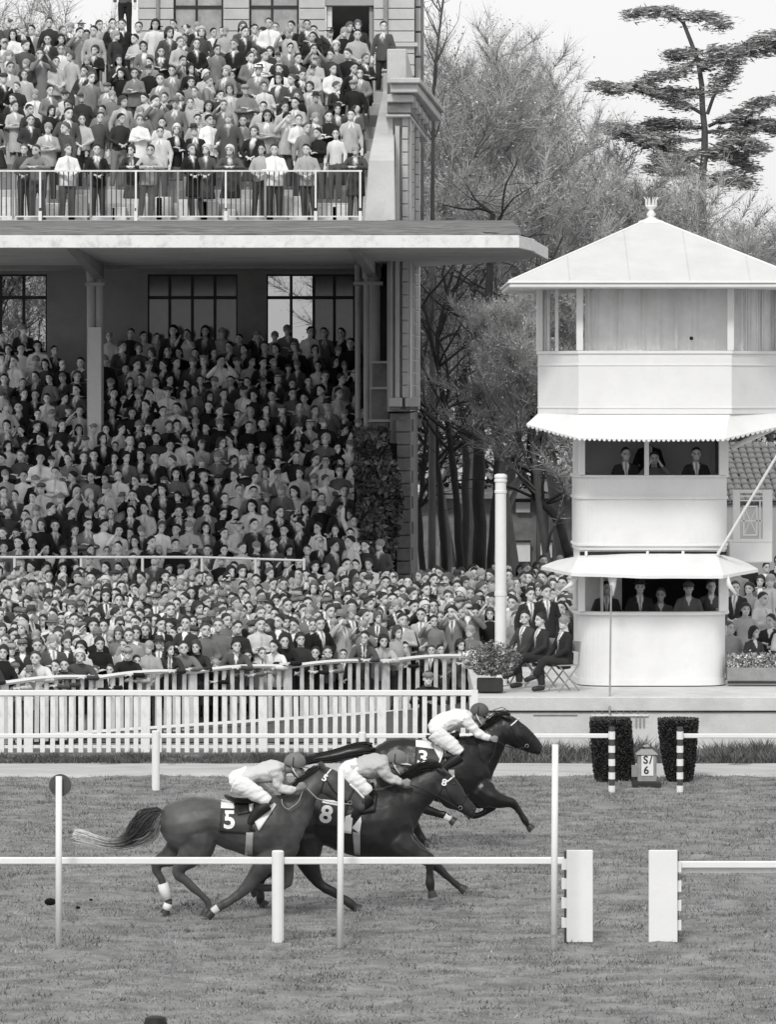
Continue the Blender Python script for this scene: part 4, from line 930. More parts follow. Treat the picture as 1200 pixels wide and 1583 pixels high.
def legs(pose, s):
    if pose == 'sit':
        if s > 0: return [V3(s*.10, .02, .93), V3(s*.10, -.42, .98), V3(-.12, -.50, .70), V3(-.20, -.62, .62)]
        return [V3(s*.10, .02, .93), V3(s*.12, -.40, .92), V3(s*.10, -.38, .50), V3(s*.11, -.52, .46)]
    return [V3(s*.09, .01, .90), V3(s*.10, -.01, .50), V3(s*.11, .03, .09), V3(s*.13, -.13, .04)]
def head_into(b, pose, turn, c, k=1.0):
    """skull, jaw, brow, nose, ears, neck: overlapping volumes that the remesh unites"""
    rz = Matrix.Rotation(turn, 3, 'Z')
    def q(x, y, z): return c+rz @ V3(x*k, y*k, z*k)
    b.ell(q(0, .012, .035), (.078*k, .094*k, .086*k), 16, 12, rz); b.ell(q(0, -.025, -.045), (.061*k, .064*k, .068*k), 14, 10, rz)
    b.ell(q(0, -.082, -.012), (.013*k, .026*k, .026*k), 8, 6, rz); b.ell(q(0, -.072, .028), (.052*k, .018*k, .012*k), 10, 6, rz)
    b.ell(q(0, -.075, -.082), (.024*k, .018*k, .018*k), 8, 6, rz); b.ell(q(0, -.078, -.052), (.024*k, .014*k, .010*k), 8, 6, rz)
    for s in (-1, 1): b.ell(q(s*.077, .012, -.005), (.012*k, .022*k, .034*k), 6, 6, rz)
    return rz
def hand_into(b, w, e, s, simple=True, k=1.0):
    d = (e-w).normalized(); side = d.cross(V3(0, 0, 1)); side = side.normalized() if side.length > .1 else V3(1, 0, 0)
    L = .10*k; b.tube([w-d*.02, w+d*.02, w+d*.06*k, w+d*.09*k], [(.024, .02), (.034*k, .02), (.038*k, .02), (.034*k, .016)], 8, ref=tuple(side))
    if simple:
        for i in range(4): o = side*((i-1.5)*.019*k); b.tube([w+d*.075*k+o, w+d*.125*k+o+V3(0, 0, -.012), w+d*(.15-.008*abs(i-1.3))*k+o+V3(0, 0, -.03)], [.0105, .0095, .008], 5)
        b.tube([w+d*.03+side*.03*s, w+d*.07+side*.055*s, w+d*.10+side*.058*s], [.013, .012, .009], 5)
def face_colour(v, c, turn, k=1.0):
    """brows and lips darker than the skin; eye spots also paint in socket shade"""
    rz = np.array(Matrix.Rotation(-turn, 3, 'Z')); q = ((v-np.array(c)) @ rz.T)/k
    col = np.full(len(v), .55); f = q[:, 1] < -.035
    for s in (-1, 1):
        d = np.hypot((q[:, 0]-s*.030)/1.7, q[:, 2]-.005); col = np.where(f & (d < .0100), .13, col)
        d = np.hypot((q[:, 0]-s*.032)/3.0, q[:, 2]-.028); col = np.where(f & (d < .0075), .24, col)
    d = np.hypot(q[:, 0]/3.0, q[:, 2]+.053); col = np.where(f & (d < .0075), .30, col)
    return col
def make_body(pose, turn, woman=False):
    b = MB(); w = .9 if woman else 1.0
    def T(p): return tilt(p, pose)
    torso = [(.84, .13, .10, 0), (.93, .15, .105, 0), (1.05, .135*w, .095, 0), (1.18, .14*w, .10, 0), (1.30, .155*w, .105, 0), (1.37, .145*w, .09, .01), (1.42, .10*w, .07, .012), (1.455, .06, .055, .01), (1.50, .052, .052, 0), (1.56, .050, .052, -.015)]
    pts = [T(V3(0, y, z)) for z, _, _, y in torso]; b.tube(pts, [(a, c) for _, a, c, _ in torso], 14, ref=(1, 0, 0))
    hc = T(V3(0, -.032, 1.600)) 
    if pose == 'lean': hc += V3(0, -.02, -.0)
    head_into(b, pose, turn, hc, 1.04)
    for s in (-1, 1):
        a = [T(p) for p in arm_of(pose, s)]
        b.tube([a[0]-V3(s*.05, 0, .01), a[0], a[0].lerp(a[1], .5), a[1], a[1].lerp(a[2], .4), a[2]], [.05, .055, .046, .038, .036, .026], 8)
        hand_into(b, a[2], a[3], s)
        l = legs(pose, s); b.tube([l[0], l[0].lerp(l[1], .5), l[1], l[1].lerp(l[2], .35), l[2]], [.085, .075, .055, .052, .036], 8)
        b.tube([l[2]+V3(0, .03, 0), l[3]], [.04, .032], 6)
    return b, hc
def make_jacket(pose, kind, woman=False):
    b = MB(); w = .92 if woman else 1.0
    def T(p): return tilt(p, pose)
    sit = pose == 'sit'
    if kind == 'coat': t = [(.55, .21, .17), (.75, .20, .155), (.95, .18, .14), (1.08, .165, .125)]
    elif kind == 'sweater': t = [(.88, .165, .125), (.95, .168, .125), (1.08, .158, .12)]
    else: t = [(.78, .195, .15), (.92, .185, .14), (1.05, .172, .13)]
    if sit: t = [(.86, .19, .16), (.95, .185, .15), (1.05, .17, .135)]
    t += [(1.18, .162, .13), (1.29, .172, .132), (1.36, .160, .115), (1.415, .118, .09), (1.462, .072, .066)]
    pts = [T(V3(0, .01 if z > 1.3 else 0, z)) for z, _, _ in t]
    b.tube(pts, [(a*w, c) for _, a, c in t], 18, ref=(1, 0, 0))
    for s in (-1, 1):
        a = [T(p) for p in arm_of(pose, s)]
        b.tube([a[0]-V3(s*.06, 0, -.012), a[0]+V3(s*.004, 0, .0), a[0].lerp(a[1], .5), a[1], a[1].lerp(a[2], .4), a[1].lerp(a[2], .93)], [.052, .062, .060, .055, .050, .042], 9)
    return b
def jacket_colour(v, pose, kind, R_):
    """alpha 1 marks shirt, tie, lapel edge"""
    a = LEAN.get(pose, 0); q = v.copy()
    if a:
        z = q[:, 2]-.95; y = q[:, 1]; m = q[:, 2] > .95
        q[m, 2] = (z*math.cos(a)-y*math.sin(a))[m]+.95; q[m, 1] = (y*math.cos(a)+z*math.sin(a))[m]
    col = np.full(len(v), 0.); al = np.zeros(len(v)); f = (q[:, 1] < -.05)
    if kind in ('suit', 'coat'):
        zb = 1.08 if kind == 'suit' else 1.26; wd = np.clip((q[:, 2]-zb)/(1.46-zb), 0, 1)*.062
        m = f & (np.abs(q[:, 0]) < wd) & (q[:, 1] > -.16); col[m] = .82; al[m] = 1
        if kind == 'suit': m2 = m & (np.abs(q[:, 0]) < .017); col[m2] = R_.choice([.05, .12, .3])
    elif kind == 'shirt':
        m = f & (np.abs(q[:, 0]) < .012) & (q[:, 2] < 1.4); col[m] = .3; al[m] = .6
    m = (q[:, 2] > 1.455) & (np.hypot(q[:, 0], q[:, 1]) < .09); 
    if kind != 'sweater': col[m] = .7; al[m] = 1
    return np.stack([col, al], 1)
def make_trousers(pose, skirt=False):
    b = MB()
    if skirt: b.tube([V3(0, 0, .50), V3(0, 0, .7), V3(0, 0, .9), V3(0, 0, 1.02)], [(.24, .19), (.20, .16), (.165, .13), (.13, .10)], 14, ref=(1, 0, 0)); return b
    b.tube([V3(0, .01, .80), V3(0, 0, .9), V3(0, 0, 1.03)], [(.15, .11), (.17, .125), (.15, .11)], 12, ref=(1, 0, 0))
    for s in (-1, 1):
        l = legs(pose, s); b.tube([l[0], l[0].lerp(l[1], .5), l[1], l[1].lerp(l[2], .4), l[1].lerp(l[2], .97)], [.098, .09, .075, .07, .065], 9)
    return b
def make_shoes(pose):
    b = MB()
    for s in (-1, 1):
        l = legs(pose, s); d = (l[3]-l[2]).normalized(); b.tube([l[2]+V3(0, .045, -.03), l[2]+V3(0, 0, -.025), l[3]+d*.02, l[3]+d*.05], [.035, .05, .045, .02], 8)
    return b
def hair_mesh(style, c, turn, lo=False):
    rz = Matrix.Rotation(turn, 3, 'Z')*1.04; b = MB(); nu, nv = (10, 6) if lo else (18, 12); vs = []; fs = []
    def ln(p): return c+rz @ p
    if style in ('short', 'bald', 'long', 'bob', 'scarf'):
        for i in range(nv+1):
            for j in range(nu):
                a = math.pi*.97*i/nv; q = 2*math.pi*j/nu; fr = max(0, -math.sin(q))   # -y is the face
                lim = {'short': 1.95-.98*fr**.75, 'bald': 1.9, 'long': 2.9-1.76*fr**.45, 'bob': 2.45-1.35*fr**.5, 'scarf': 2.9-1.7*fr**.5}[style]
                a = lim*i/nv; e = .006+(.010 if style in ('long', 'bob', 'scarf') else 0); r = (.080+e, .098+e, .092+e)
                k = 1.0+(.10 if style == 'long' and a > 1.6 else 0)
                z = r[2]*math.cos(a) if a < 1.6 else r[2]*math.cos(a)*(1.5 if style == 'long' else 1.15)
                p = V3(r[0]*math.sin(min(a, 1.75))*math.cos(q)*k, .014+r[1]*math.sin(min(a, 1.75))*math.sin(q)*k, .036+z)
                if style == 'bald' and i < nv*.55: p = V3(p.x*.93, .014+(p.y-.014)*.93, .036+(p.z-.036)*.93)
                vs.append(ln(p+V3(R.gauss(0, .002), R.gauss(0, .002), R.gauss(0, .002))))
        for i in range(nv):
            for j in range(nu): fs.append((i*nu+j, (i+1)*nu+j, (i+1)*nu+(j+1) % nu, i*nu+(j+1) % nu))
        b.add(vs, fs)
    elif style == 'cap':
        b.ell(ln(V3(0, .005, .062)), (.098, .118, .060), 14, 8, rz); b.ell(ln(V3(0, -.10, .048)), (.062, .05, .010), 10, 4, rz)
    elif style == 'hat':
        b.ell(ln(V3(0, .01, .062)), (.145, .165, .012), 18, 4, rz); b.tube([ln(V3(0, .01, .06)), ln(V3(0, .01, .10)), ln(V3(0, .01, .155)), ln(V3(0, .01, .162))], [(.090, .105), (.088, .102), (.074, .088), (.05, .06)], 14, ref=tuple(rz @ V3(1, 0, 0)))
    return b
TPL = {}
def keep_head(me, zc, ratio):
    o = bpy.data.objects.new('t', me); COL.objects.link(o); g = o.vertex_groups.new(name='b')
    g.add([v.index for v in me.vertices if v.co.z < zc], 1.0, 'REPLACE')
    nf = len(me.polygons); nb = sum(1 for p in me.polygons if me.vertices[p.vertices[0]].co.z < zc)
    d = o.modifiers.new('d', 'DECIMATE'); d.vertex_group = 'b'; d.ratio = ((nf-nb)*.75+nb*ratio)/nf
    dg = bpy.context.evaluated_depsgraph_get(); dg.update(); r = bpy.data.meshes.new_from_object(o.evaluated_get(dg)); bpy.data.objects.remove(o); return r
def template(pose, kind, turn, style, woman=False):
    key = (pose, kind, round(turn, 2), style, woman)
    if key in TPL: return TPL[key]
    bk = ('B', pose, round(turn, 2), woman)
    if bk not in TPL:
        b, hc = make_body(pose, turn, woman); me = keep_head(remesh(b, .0125, 2), 1.47 if pose != 'lean' else 1.40, .16); v = verts_np(me); set_col(me, face_colour(v, hc, turn, 1.04)); finish(me, m_skin); me.name = 'person'; TPL[bk] = (me, hc)
    body, hc = TPL[bk]
    jk = ('J', pose, kind, woman)
    if jk not in TPL:
        me = remesh(make_jacket(pose, kind, woman), .018, 4, .40); v = verts_np(me)
        nz = np.array([noise.noise((p[0]*9, p[1]*9, p[2]*4)) for p in v]); nrm = v-np.array([0, 0, 1.2]); nrm[:, 2] *= .2; nrm /= (np.linalg.norm(nrm, axis=1)[:, None]+1e-6)
        set_verts(me, v+nrm*(nz*.014)[:, None]); set_col(me, jacket_colour(v, pose, kind, R)); finish(me, m_cloth); me.name = 'jacket'; TPL[jk] = me
    tk = ('T', pose, woman)
    if tk not in TPL: me = remesh(make_trousers(pose, woman), .022, 3, .35); finish(me, m_cloth2); me.name = 'trousers'; s_ = make_shoes(pose).mesh('shoes', m_black, True); TPL[tk] = (me, s_)
    hk = ('H', pose, round(turn, 2), style)
    if hk not in TPL: TPL[hk] = hair_mesh(style, hc, turn).mesh('hair', m_hair, True)
    TPL[key] = dict(body=body, jacket=TPL[jk], trousers=TPL[tk][0], shoes=TPL[tk][1], hair=TPL[hk], hc=hc, head=None)
    return TPL[key]
GAR = {'suit': 'jacket', 'coat': 'overcoat', 'sweater': 'pullover', 'shirt': 'shirt'}
def grey(v): return (v, v, v, 1)
def tone_word(v): return 'black' if v < .035 else 'dark' if v < .09 else 'mid grey' if v < .22 else 'pale' if v < .5 else 'white'
POSE_W = {'down': 'arms at sides', 'folded': 'arms folded', 'front': 'hands clasped in front', 'lean': 'leaning on forearms', 'brow': 'hand raised to brow', 'glass': 'both hands at the eyes', 'up': 'both arms raised', 'wave': 'one arm raised', 'sit': 'sitting cross legged'}
HAIR_W = {'short': 'short hair', 'bald': 'thinning hair', 'long': 'long hair', 'bob': 'bobbed hair', 'scarf': 'headscarf', 'cap': 'flat cap', 'hat': 'brimmed hat'}
def pick():
    r = R.random(); woman = R.random() < .22
    pose = R.choices(['down', 'folded', 'front', 'brow', 'glass'], [5, 3, 4, .7, .8])[0]
    kind = R.choices(['suit', 'coat', 'sweater', 'shirt'], [4, 2.2, 2.4, 2.2])[0]
    turn = R.choice([-.45, -.2, 0, 0, .25, .5])
    if woman: style = R.choice(['long', 'bob', 'long', 'scarf'])
    else: style = R.choices(['short', 'bald', 'cap', 'hat'], [7, 1.5, 1.0, .5])[0]
    jv = R.choices([.014, .035, .08, .20, .42, .68], [5.5, 4.0, 3.0, 2.6, 1.9, .9])[0] if kind != 'shirt' else R.choice([.2, .4, .6, .75])
    jv *= R.uniform(.8, 1.2)
    hv = {'bald': .3, 'scarf': R.choice([.1, .4, .6]), 'cap': R.choice([.06, .15, .3]), 'hat': R.choice([.05, .2])}.get(style, R.choice([.018, .025, .03, .05, .1]))
    return dict(wide=R.uniform(.9, 1.12), woman=woman, pose=pose, kind=kind, turn=turn, style=style, jv=jv, hv=hv, tv=R.choice([.03, .05, .1, .2]), sk=R.uniform(.85, 1.15))
def person(x, y, z, a, rz, sc, label, group=None, extra=None):
    t = template(a['pose'], a['kind'], a['turn'], a['style'], a['woman'])
    o = link('person', t['body'], None, (x, y, z)); o.rotation_euler = (R.gauss(0, .03), R.gauss(0, .035), rz) if group else (0, 0, rz); o.scale = (sc*a.get('wide', 1), sc, sc); tag(o, label, 'person', group)
    def ch(nm, me, c): q = link(nm, me, o); q.color = grey(c); return q
    ch(GAR[a['kind']], t['jacket'], a['jv']); ch('skirt' if a['woman'] else 'trousers', t['trousers'], a['tv']); ch('shoes', t['shoes'], .03)
    ch('hat' if a['style'] in ('cap', 'hat') else 'headscarf' if a['style'] == 'scarf' else 'hair', t['hair'], a['hv'])
    if a['style'] in ('cap', 'hat'):
        h2 = ('H', a['pose'], round(a['turn'], 2), 'short')
        if h2 not in TPL: TPL[h2] = hair_mesh('short', t['hc'], a['turn']).mesh('hair', m_hair, True)
        ch('hair', TPL[h2], .05)
    if a['pose'] == 'glass' and a.get('bino'):
        if 'bino' not in TPL:
            b = MB()
            for s in (-1, 1): b.tube([V3(s*.032, -.10, 0), V3(s*.034, -.16, 0), V3(s*.036, -.22, 0)], [.018, .024, .028], 8)
            b.box(-.03, .03, -.18, -.12, -.01, .01); TPL['bino'] = b.mesh('binoculars', m_black)
        q = link('binoculars', TPL['bino'], o, t['hc']); q.rotation_euler.z = a['turn']
    return o
PEOPLE = []   # (x, y, z, attrs, rz, scale, zone)
def put(px, D, z, zone, a=None, rz=None, sc=None):
    PEOPLE.append([X(px, D), D, z, a or pick(), R.gauss(0, .38) if rz is None else rz, sc or R.uniform(.93, 1.08), zone, px])
R.seed(101)
# spectators on the ground: front row leans on the rear fence
px = -45
while px < 745:
    a = pick(); a['pose'] = R.choice(['lean', 'lean', 'front', 'lean']); D = DB(px)+.40; sc = R.choice([.8, .88, .97, 1.0, 1.03])
    put(px, D, -.02, 'front', a, R.uniform(-.25, .25), sc); px += R.uniform(17, 28)
D = 1.0
rows = 14
for r in range(rows):
    px = -50+R.uniform(0, 20); step = 27.5-.45*r
    while px < 905:
        base = max(DB(min(px, 745)), 77.9)+1.25
        DD = base+(96.0-base)*max(0, (r+R.uniform(-.3, .3))/(rows-1))**1.05
        if px > 745: DD = max(DD, 84.5 if px > 780 else 81)
        if px > 650: DD += .02*(px-650)*r/rows
        x = px+R.uniform(-8, 8)
        hole = 255 < px < 470 and r in (8, 9) and R.random() < .55
        if not hole and not (DD > 99.3 and px < 600): put(x, DD, ground_z(DD)+(.12 if R.random() < .15 else 0), 'row%d' % r)
        px += step*R.uniform(.75, 1.3)
for k, (px, D, z) in enumerate([(1134, 84.2, .6), (1165, 83.9, .55), (1190, 84.6, .6), (1215, 84, .6), (1150, 86, .8), (1178, 87, .85), (1205, 86.4, .85), (1140, 88.5, 1.0), (1160, 90, 1.05), (1196, 89.5, 1.05), (1172, 92.5, 1.1), (1140, 93, 1.15), (1205, 93.5, 1.1), (1185, 96, 1.25), (1155, 96.5, 1.2), (1210, 97, 1.2)]): put(px, D, z-.35, 'right')
n_ground = len(PEOPLE)
# lower terrace
for k in range(15):
    D0 = 97.2+.8*k+.4; z = .80+.365*k; px = -40; lim = 598-4.0*k if k < 12 else 548
    if k > 12: step = 24
    else: step = 22.5
    while px < lim:
        if not (k > 11 and (70 < px < 150) and R.random() < .6) and not (k >= 13 and px < 165 and R.random() < .45): put(px+R.uniform(-3, 3), D0+R.uniform(-.2, .2), z, 'lower%d' % k)
        px += step*R.uniform(.82, 1.25)
# upper terrace
for k in range(10):
    D0 = 100.5+.85*k+.4; z = 10.33+.33*k; px = -30; lim = 556+3.5*k
    while px < lim:
        if R.random() < (.80 if k else .55): put(px+R.uniform(-4, 4), D0+R.uniform(-.2, .2), z, 'upper%d' % k)
        px += 26*R.uniform(.75, 1.3)
for px in (38, 58, 104, 150, 204, 228, 300, 318, 356, 402, 424, 476, 551): 
    a = pick(); a['pose'] = R.choice(['lean', 'lean', 'front']); put(px, RD+(.5 if a['pose'] == 'lean' else .8), 9.88, 'rail', a, R.uniform(-.2, .2), .98)
for px in range(-30, 600, 20):
    if R.random() < .75: put(px+R.uniform(-5, 5), 109.6+R.uniform(0, 1.6), 13.35, 'landing')
# individuals: the largest in view
named = []
def desc(a, extra=''):
    w = 'woman' if a['woman'] else 'man'; return f"{w} in {tone_word(a['jv'])} {GAR[a['kind']]}"
BAND = [(-999, 60, 'at the left edge'), (60, 150, 'above the slim pole with the disc'), (150, 245, 'left of the far rail post'), (245, 330, 'above the pale flowing tail'), (330, 415, 'above the last saddle'), (415, 500, 'above the last jockey'), (500, 585, 'above the middle jockey'), (585, 660, 'above the leading horse rump'), (660, 745, 'above the leading jockey'), (745, 800, 'beside the tall white column'), (800, 999, 'left of the tower drum'), (1000, 1999, 'right of the tower')]
def band(px): return next(t for a, c, t in BAND if a <= px < c)
DEPTH = {'front': 'at the rear fence', 'row0': 'just behind the fence row', 'row1': 'two rows behind the fence', 'row2': 'three rows behind the fence', 'row3': 'four rows behind the fence', 'row4': 'amid the ground crowd', 'row5': 'amid the ground crowd', 'row6': 'amid the ground crowd', 'right': 'in the right hand crowd'}
used = {}
def unique(base, opts, pxl=0):
    for o_ in opts:
        l = (base+' '+o_).strip()
        if len(l.split()) <= 16 and l.replace(',', '') not in used: used[l.replace(',', '')] = 1; return l
    l = base
    k = 2
    while True:
        q = base+' '+opts[k % len(opts)].split(',')[0]+', '+['', '', 'second', 'third', 'fourth', 'fifth', 'sixth', 'seventh', 'eighth'][min(k, 8)]+' of them'
        if len(q.split()) > 16: q = base+' '+band(pxl)+', '+['', '', 'second', 'third', 'fourth', 'fifth', 'sixth', 'seventh', 'eighth'][min(k, 8)]+' of them'
        if q.replace(',', '') not in used: used[q.replace(',', '')] = 1; return q
        k += 1
ind = [p for i, p in enumerate(PEOPLE[:n_ground])]
def is_hidden(p): return (885 < p[7] < 1128) or p[7] < -22 or p[7] > 1222
ind = [p for p in ind if not is_hidden(p)]
ind.sort(key=lambda p: p[1]); ind = ind[:284]
ids = set(map(id, ind))
ind.sort(key=lambda p: p[0]/p[1])
for p in ind:
    x, y, z, a, rz, sc, zone, px = p
    w = 'woman' if a['woman'] else 'man'; h = HAIR_W[a['style']]
    if a['pose'] == 'glass': a['bino'] = R.random() < .6
    base = f"{tone_word(a['jv'])} {GAR[a['kind']]} {w}"; where = DEPTH.get(zone, 'deep in the ground crowd'); pw = POSE_W[a['pose']]
    opts = [f"with {h} {where} {band(px)}", f"with {h}, {pw}, {band(px)}", f"{pw} {where} {band(px)}", f"with {h}, {tone_word(a['tv'])} legwear, {band(px)}"]
    lab = unique(base, opts, px)
    person(x, y, z, a, rz, sc, lab, 'spectators standing behind the picket fences')
# everyone else: one mass
mass = [p for p in PEOPLE if id(p) not in ids and not (p[7] > 885 and p[1] < 84)]
LOW = {}
def low(me, ratio, key):
    if key in LOW: return LOW[key]
    o = bpy.data.objects.new('t', me); COL.objects.link(o)
    if ratio < 1: q = o.modifiers.new('d', 'DECIMATE'); q.ratio = ratio
    tg_ = o.modifiers.new('t', 'TRIANGULATE'); dg = bpy.context.evaluated_depsgraph_get(); dg.update(); m2 = bpy.data.meshes.new_from_object(o.evaluated_get(dg)); bpy.data.objects.remove(o)
    v = verts_np(m2); f = np.empty(len(m2.polygons)*3, dtype=np.int32); m2.polygons.foreach_get('vertices', f); f = f.reshape(-1, 3)
    c = np.zeros((len(v), 2)); 
    if 'Col' in m2.color_attributes: cc = np.empty(len(v)*4); m2.color_attributes['Col'].data.foreach_get('color', cc); cc = cc.reshape(-1, 4); c = cc[:, [0, 3]]
    LOW[key] = (v, f, c); bpy.data.meshes.remove(m2); return LOW[key]
AV, AF, AC = [], [], []; k0 = 0
for x, y, z, a, rz, sc, zone, px in mass:
    t = template(a['pose'], a['kind'], a['turn'], a['style'], a['woman'])
    cr, sr = math.cos(rz), math.sin(rz); lx, ly = R.gauss(0, .05), R.gauss(-.02, .05)
    if zone.startswith('lower'): a['sk'] *= 1.35; a['jv'] *= 1.35 if a['jv'] > .3 else .9  # skin and pale clothes lightened in colour to brighten the tier under the canopy
    showlegs = zone in ('rail', 'upper0', 'upper1', 'landing') 
    for part, ratio, colv in (('body', .30, a['sk']), ('jacket', .30, a['jv']), ('hair', .4, a['hv']), ('trousers', .30, a['tv'])):
        v, f, c = low(t[part], ratio, id(t[part]))
        if part == 'hair' and a['style'] in ('cap', 'hat'): pass
        zc = .1 if showlegs else .88 if part == 'body' else .6
        key = ('clip', id(t[part]), zc)
        if key not in LOW:
            keep = (v[f][:, :, 2].max(1) > zc)
            if part == 'body':      # arms, hands, head only: the trunk inside the clothes is never seen
                ce = v[f].mean(1); hid = (ce[:, 2] < 1.40) & (np.hypot(ce[:, 0], ce[:, 1]) < .16) & (ce[:, 1] > -.12); keep &= ~hid
            f2 = f[keep]; uq, inv = np.unique(f2, return_inverse=True); LOW[key] = (v[uq], inv.reshape(-1, 3), c[uq])
        v, f, c = LOW[key]
        if not len(f): continue
        v = v.copy(); v[:, 0] *= a.get('wide', 1); v[:, 0] += (v[:, 2]-.9)*lx; v[:, 1] += (v[:, 2]-.9)*ly
        w = np.stack([(v[:, 0]*cr-v[:, 1]*sr)*sc+x, (v[:, 0]*sr+v[:, 1]*cr)*sc+y, v[:, 2]*sc+z], 1)
        col = c[:, 0]*a['sk'] if part == 'body' else (c[:, 0]*c[:, 1]+colv*(1-c[:, 1])) if part == 'jacket' else np.full(len(v), colv)
        AV.append(w); AF.append(f+k0); AC.append(col); k0 += len(v)
o = from_np('crowd', np.vstack(AV), np.vstack(AF), m_crowd, None, True); set_col(o.data, np.concatenate(AC)); tag(o, 'dense mass of spectators filling both tiers of the grandstand', 'crowd', kind='stuff')
print('people', len(PEOPLE), 'mass', len(mass), 'ind', len(ind), 'tris', sum(len(f) for f in AF), {k[0]: len(v.polygons) if hasattr(v, 'polygons') else 0 for k, v in list(TPL.items())[:6] if isinstance(k, tuple)})
def A(pose, kind, jv, style='short', hv=.03, turn=0, tv=.04, woman=False, **k): d = dict(pose=pose, kind=kind, jv=jv, style=style, hv=hv, turn=turn, tv=tv, woman=woman, sk=1, **k); return d
# officials and other figures one can name
person(X(662, 77.25), 77.25, -.28, A('lean', 'sweater', .02, 'cap', .2, .15), 0, 1.0, 'capped official in black uniform leaning on the front picket fence between the two fences')
person(X(193, AD-.0), AD-.05, Z(62, AD)+.04, A('down', 'sweater', .1, 'short', .03, tv=.02), .1, .98, 'lone man standing high on the rear parapet against the trees')
person(X(548, 99.2), 99.2, 2.6-.9, A('up', 'shirt', .7, 'short', .03), 0, 1.0, 'man in white shirt with both arms raised at the right of the stand')
for px, D, a, lab, z in ((938, 81.0, A('front', 'suit', .03, 'short', .03, .5), 'dark suited man at the left of the lower tower window', 0), (990, 80.9, A('front', 'suit', .025, 'hat', .03), 'man in black suit and hat at the lower tower window', .02),
    (1022, 81.3, A('front', 'coat', .12, 'short', .08, -.2), 'grey coated man right of the hatted one in the lower window', -.12), (1065, 81.0, A('front', 'coat', .14, 'cap', .1), 'capped man in grey coat at the lower tower window', 0), (1100, 81.5, A('down', 'coat', .10, 'short', .06, .2), 'grey coated man at the right post of the lower window', .03)):
    person(X(px, D), D, Z(908, D)-1.62+z, a, 0, 1, lab)
for px, D, a, lab, y in ((968, 80.95, A('front', 'suit', .03, 'short', .02, .25), 'dark suited man leaning at the left of the middle window', 697), (1012, 81.0, A('glass', 'sweater', .14, 'short', .03), 'man in grey pullover raising both hands behind the window mullion', 704), (1077, 80.9, A('front', 'suit', .025, 'short', .02), 'dark suited man alone at the right of the middle window', 697), (1004, 82.0, A('down', 'suit', .02, 'short', .02, .2), 'man in black suit standing behind the others, head hidden by the awning', 672)):
    person(X(px, D), D, Z(y+4, D)-1.62, a, 0, 1, lab)
def chair(x, y, z, rz, lab):
    c = thing('folding_chair', lab, 'chair', (x, y, z), 'chairs on the platform'); c.rotation_euler.z = 0
    m = Matrix.Rotation(rz, 3, 'Z'); o_ = Vector((x, y, z))
    def bb(nm, pts, r): b = MB(); b.tube([o_+m @ Vector(p) for p in pts], r, 6); b.build(nm, m_metal, c)
    b = MB(); b.hexa([o_+m @ Vector(p) for p in ((-.2, -.2, .44), (.2, -.2, .44), (.2, .2, .44), (-.2, .2, .44))], [o_+m @ Vector(p) for p in ((-.2, -.2, .46), (.2, -.2, .46), (.2, .2, .46), (-.2, .2, .46))]); b.build('seat', m_stuc, c)
    b = MB(); b.hexa([o_+m @ Vector(p) for p in ((-.2, .2, .68), (.2, .2, .68), (.2, .22, .68), (-.2, .22, .68))], [o_+m @ Vector(p) for p in ((-.2, .22, .86), (.2, .22, .86), (.2, .24, .86), (-.2, .24, .86))]); b.build('backrest', m_stuc, c)
    for s in (-1, 1): bb('leg', [(s*.19, -.2, 0), (s*.19, .19, .45), (s*.19, .22, .86)], .014); bb('leg', [(s*.17, .22, 0), (s*.17, -.18, .44)], .014)
for px, D, jv, lab, rz, y0 in ((872, 78.9, .02, 'balding man in black suit seated cross legged beside the tower', -1.1, .95), (836, 79.8, .03, 'dark suited man seated behind the cross legged one', -1.0, .95), (812, 80.6, .06, 'man in dark jacket seated farthest left by the column', -.8, .95)):
    chair(X(px, D), D, y0, rz, 'folding chair under the '+lab.split(' seated')[0])
    person(X(px, D), D, y0-.42, A('sit', 'suit', jv, 'bald' if 'bald' in lab else 'short', .22 if 'bald' in lab else .03, .3 if px > 860 else -.2 if px > 830 else .6, tv=.03), rz, 1, lab)
person(X(240, 32.2), 32.2, Z(1573, 32.2)-1.765, A('down', 'suit', .02, 'hat', .015), math.pi, 1.0, 'man in dark hat at the bottom edge, only the crown showing')
for px, z_ in ((820, 0), (845, .05)): 
    D = 86; person(X(px, D), D, .95-.3+z_, A('down', 'suit', .025, 'short', .03, .2), .2, 1.03, 'tall man in black suit standing behind the seated officials, '+('left' if px < 830 else 'right')+' of two')
# a folded newspaper held over the fence
b = MB(); D = DB(728)+.0; b.add([P(715, 1008, D-.1), P(735, 1003, D-.1), P(741, 1028, D-.12), P(720, 1034, D-.12)], [(0, 1, 2, 3)]); o = b.build('newspaper', m_white); md = o.modifiers.new('t', 'SOLIDIFY'); md.thickness = .012
tag(o, 'white folded newspaper hanging over the right end of the rear fence', 'newspaper')
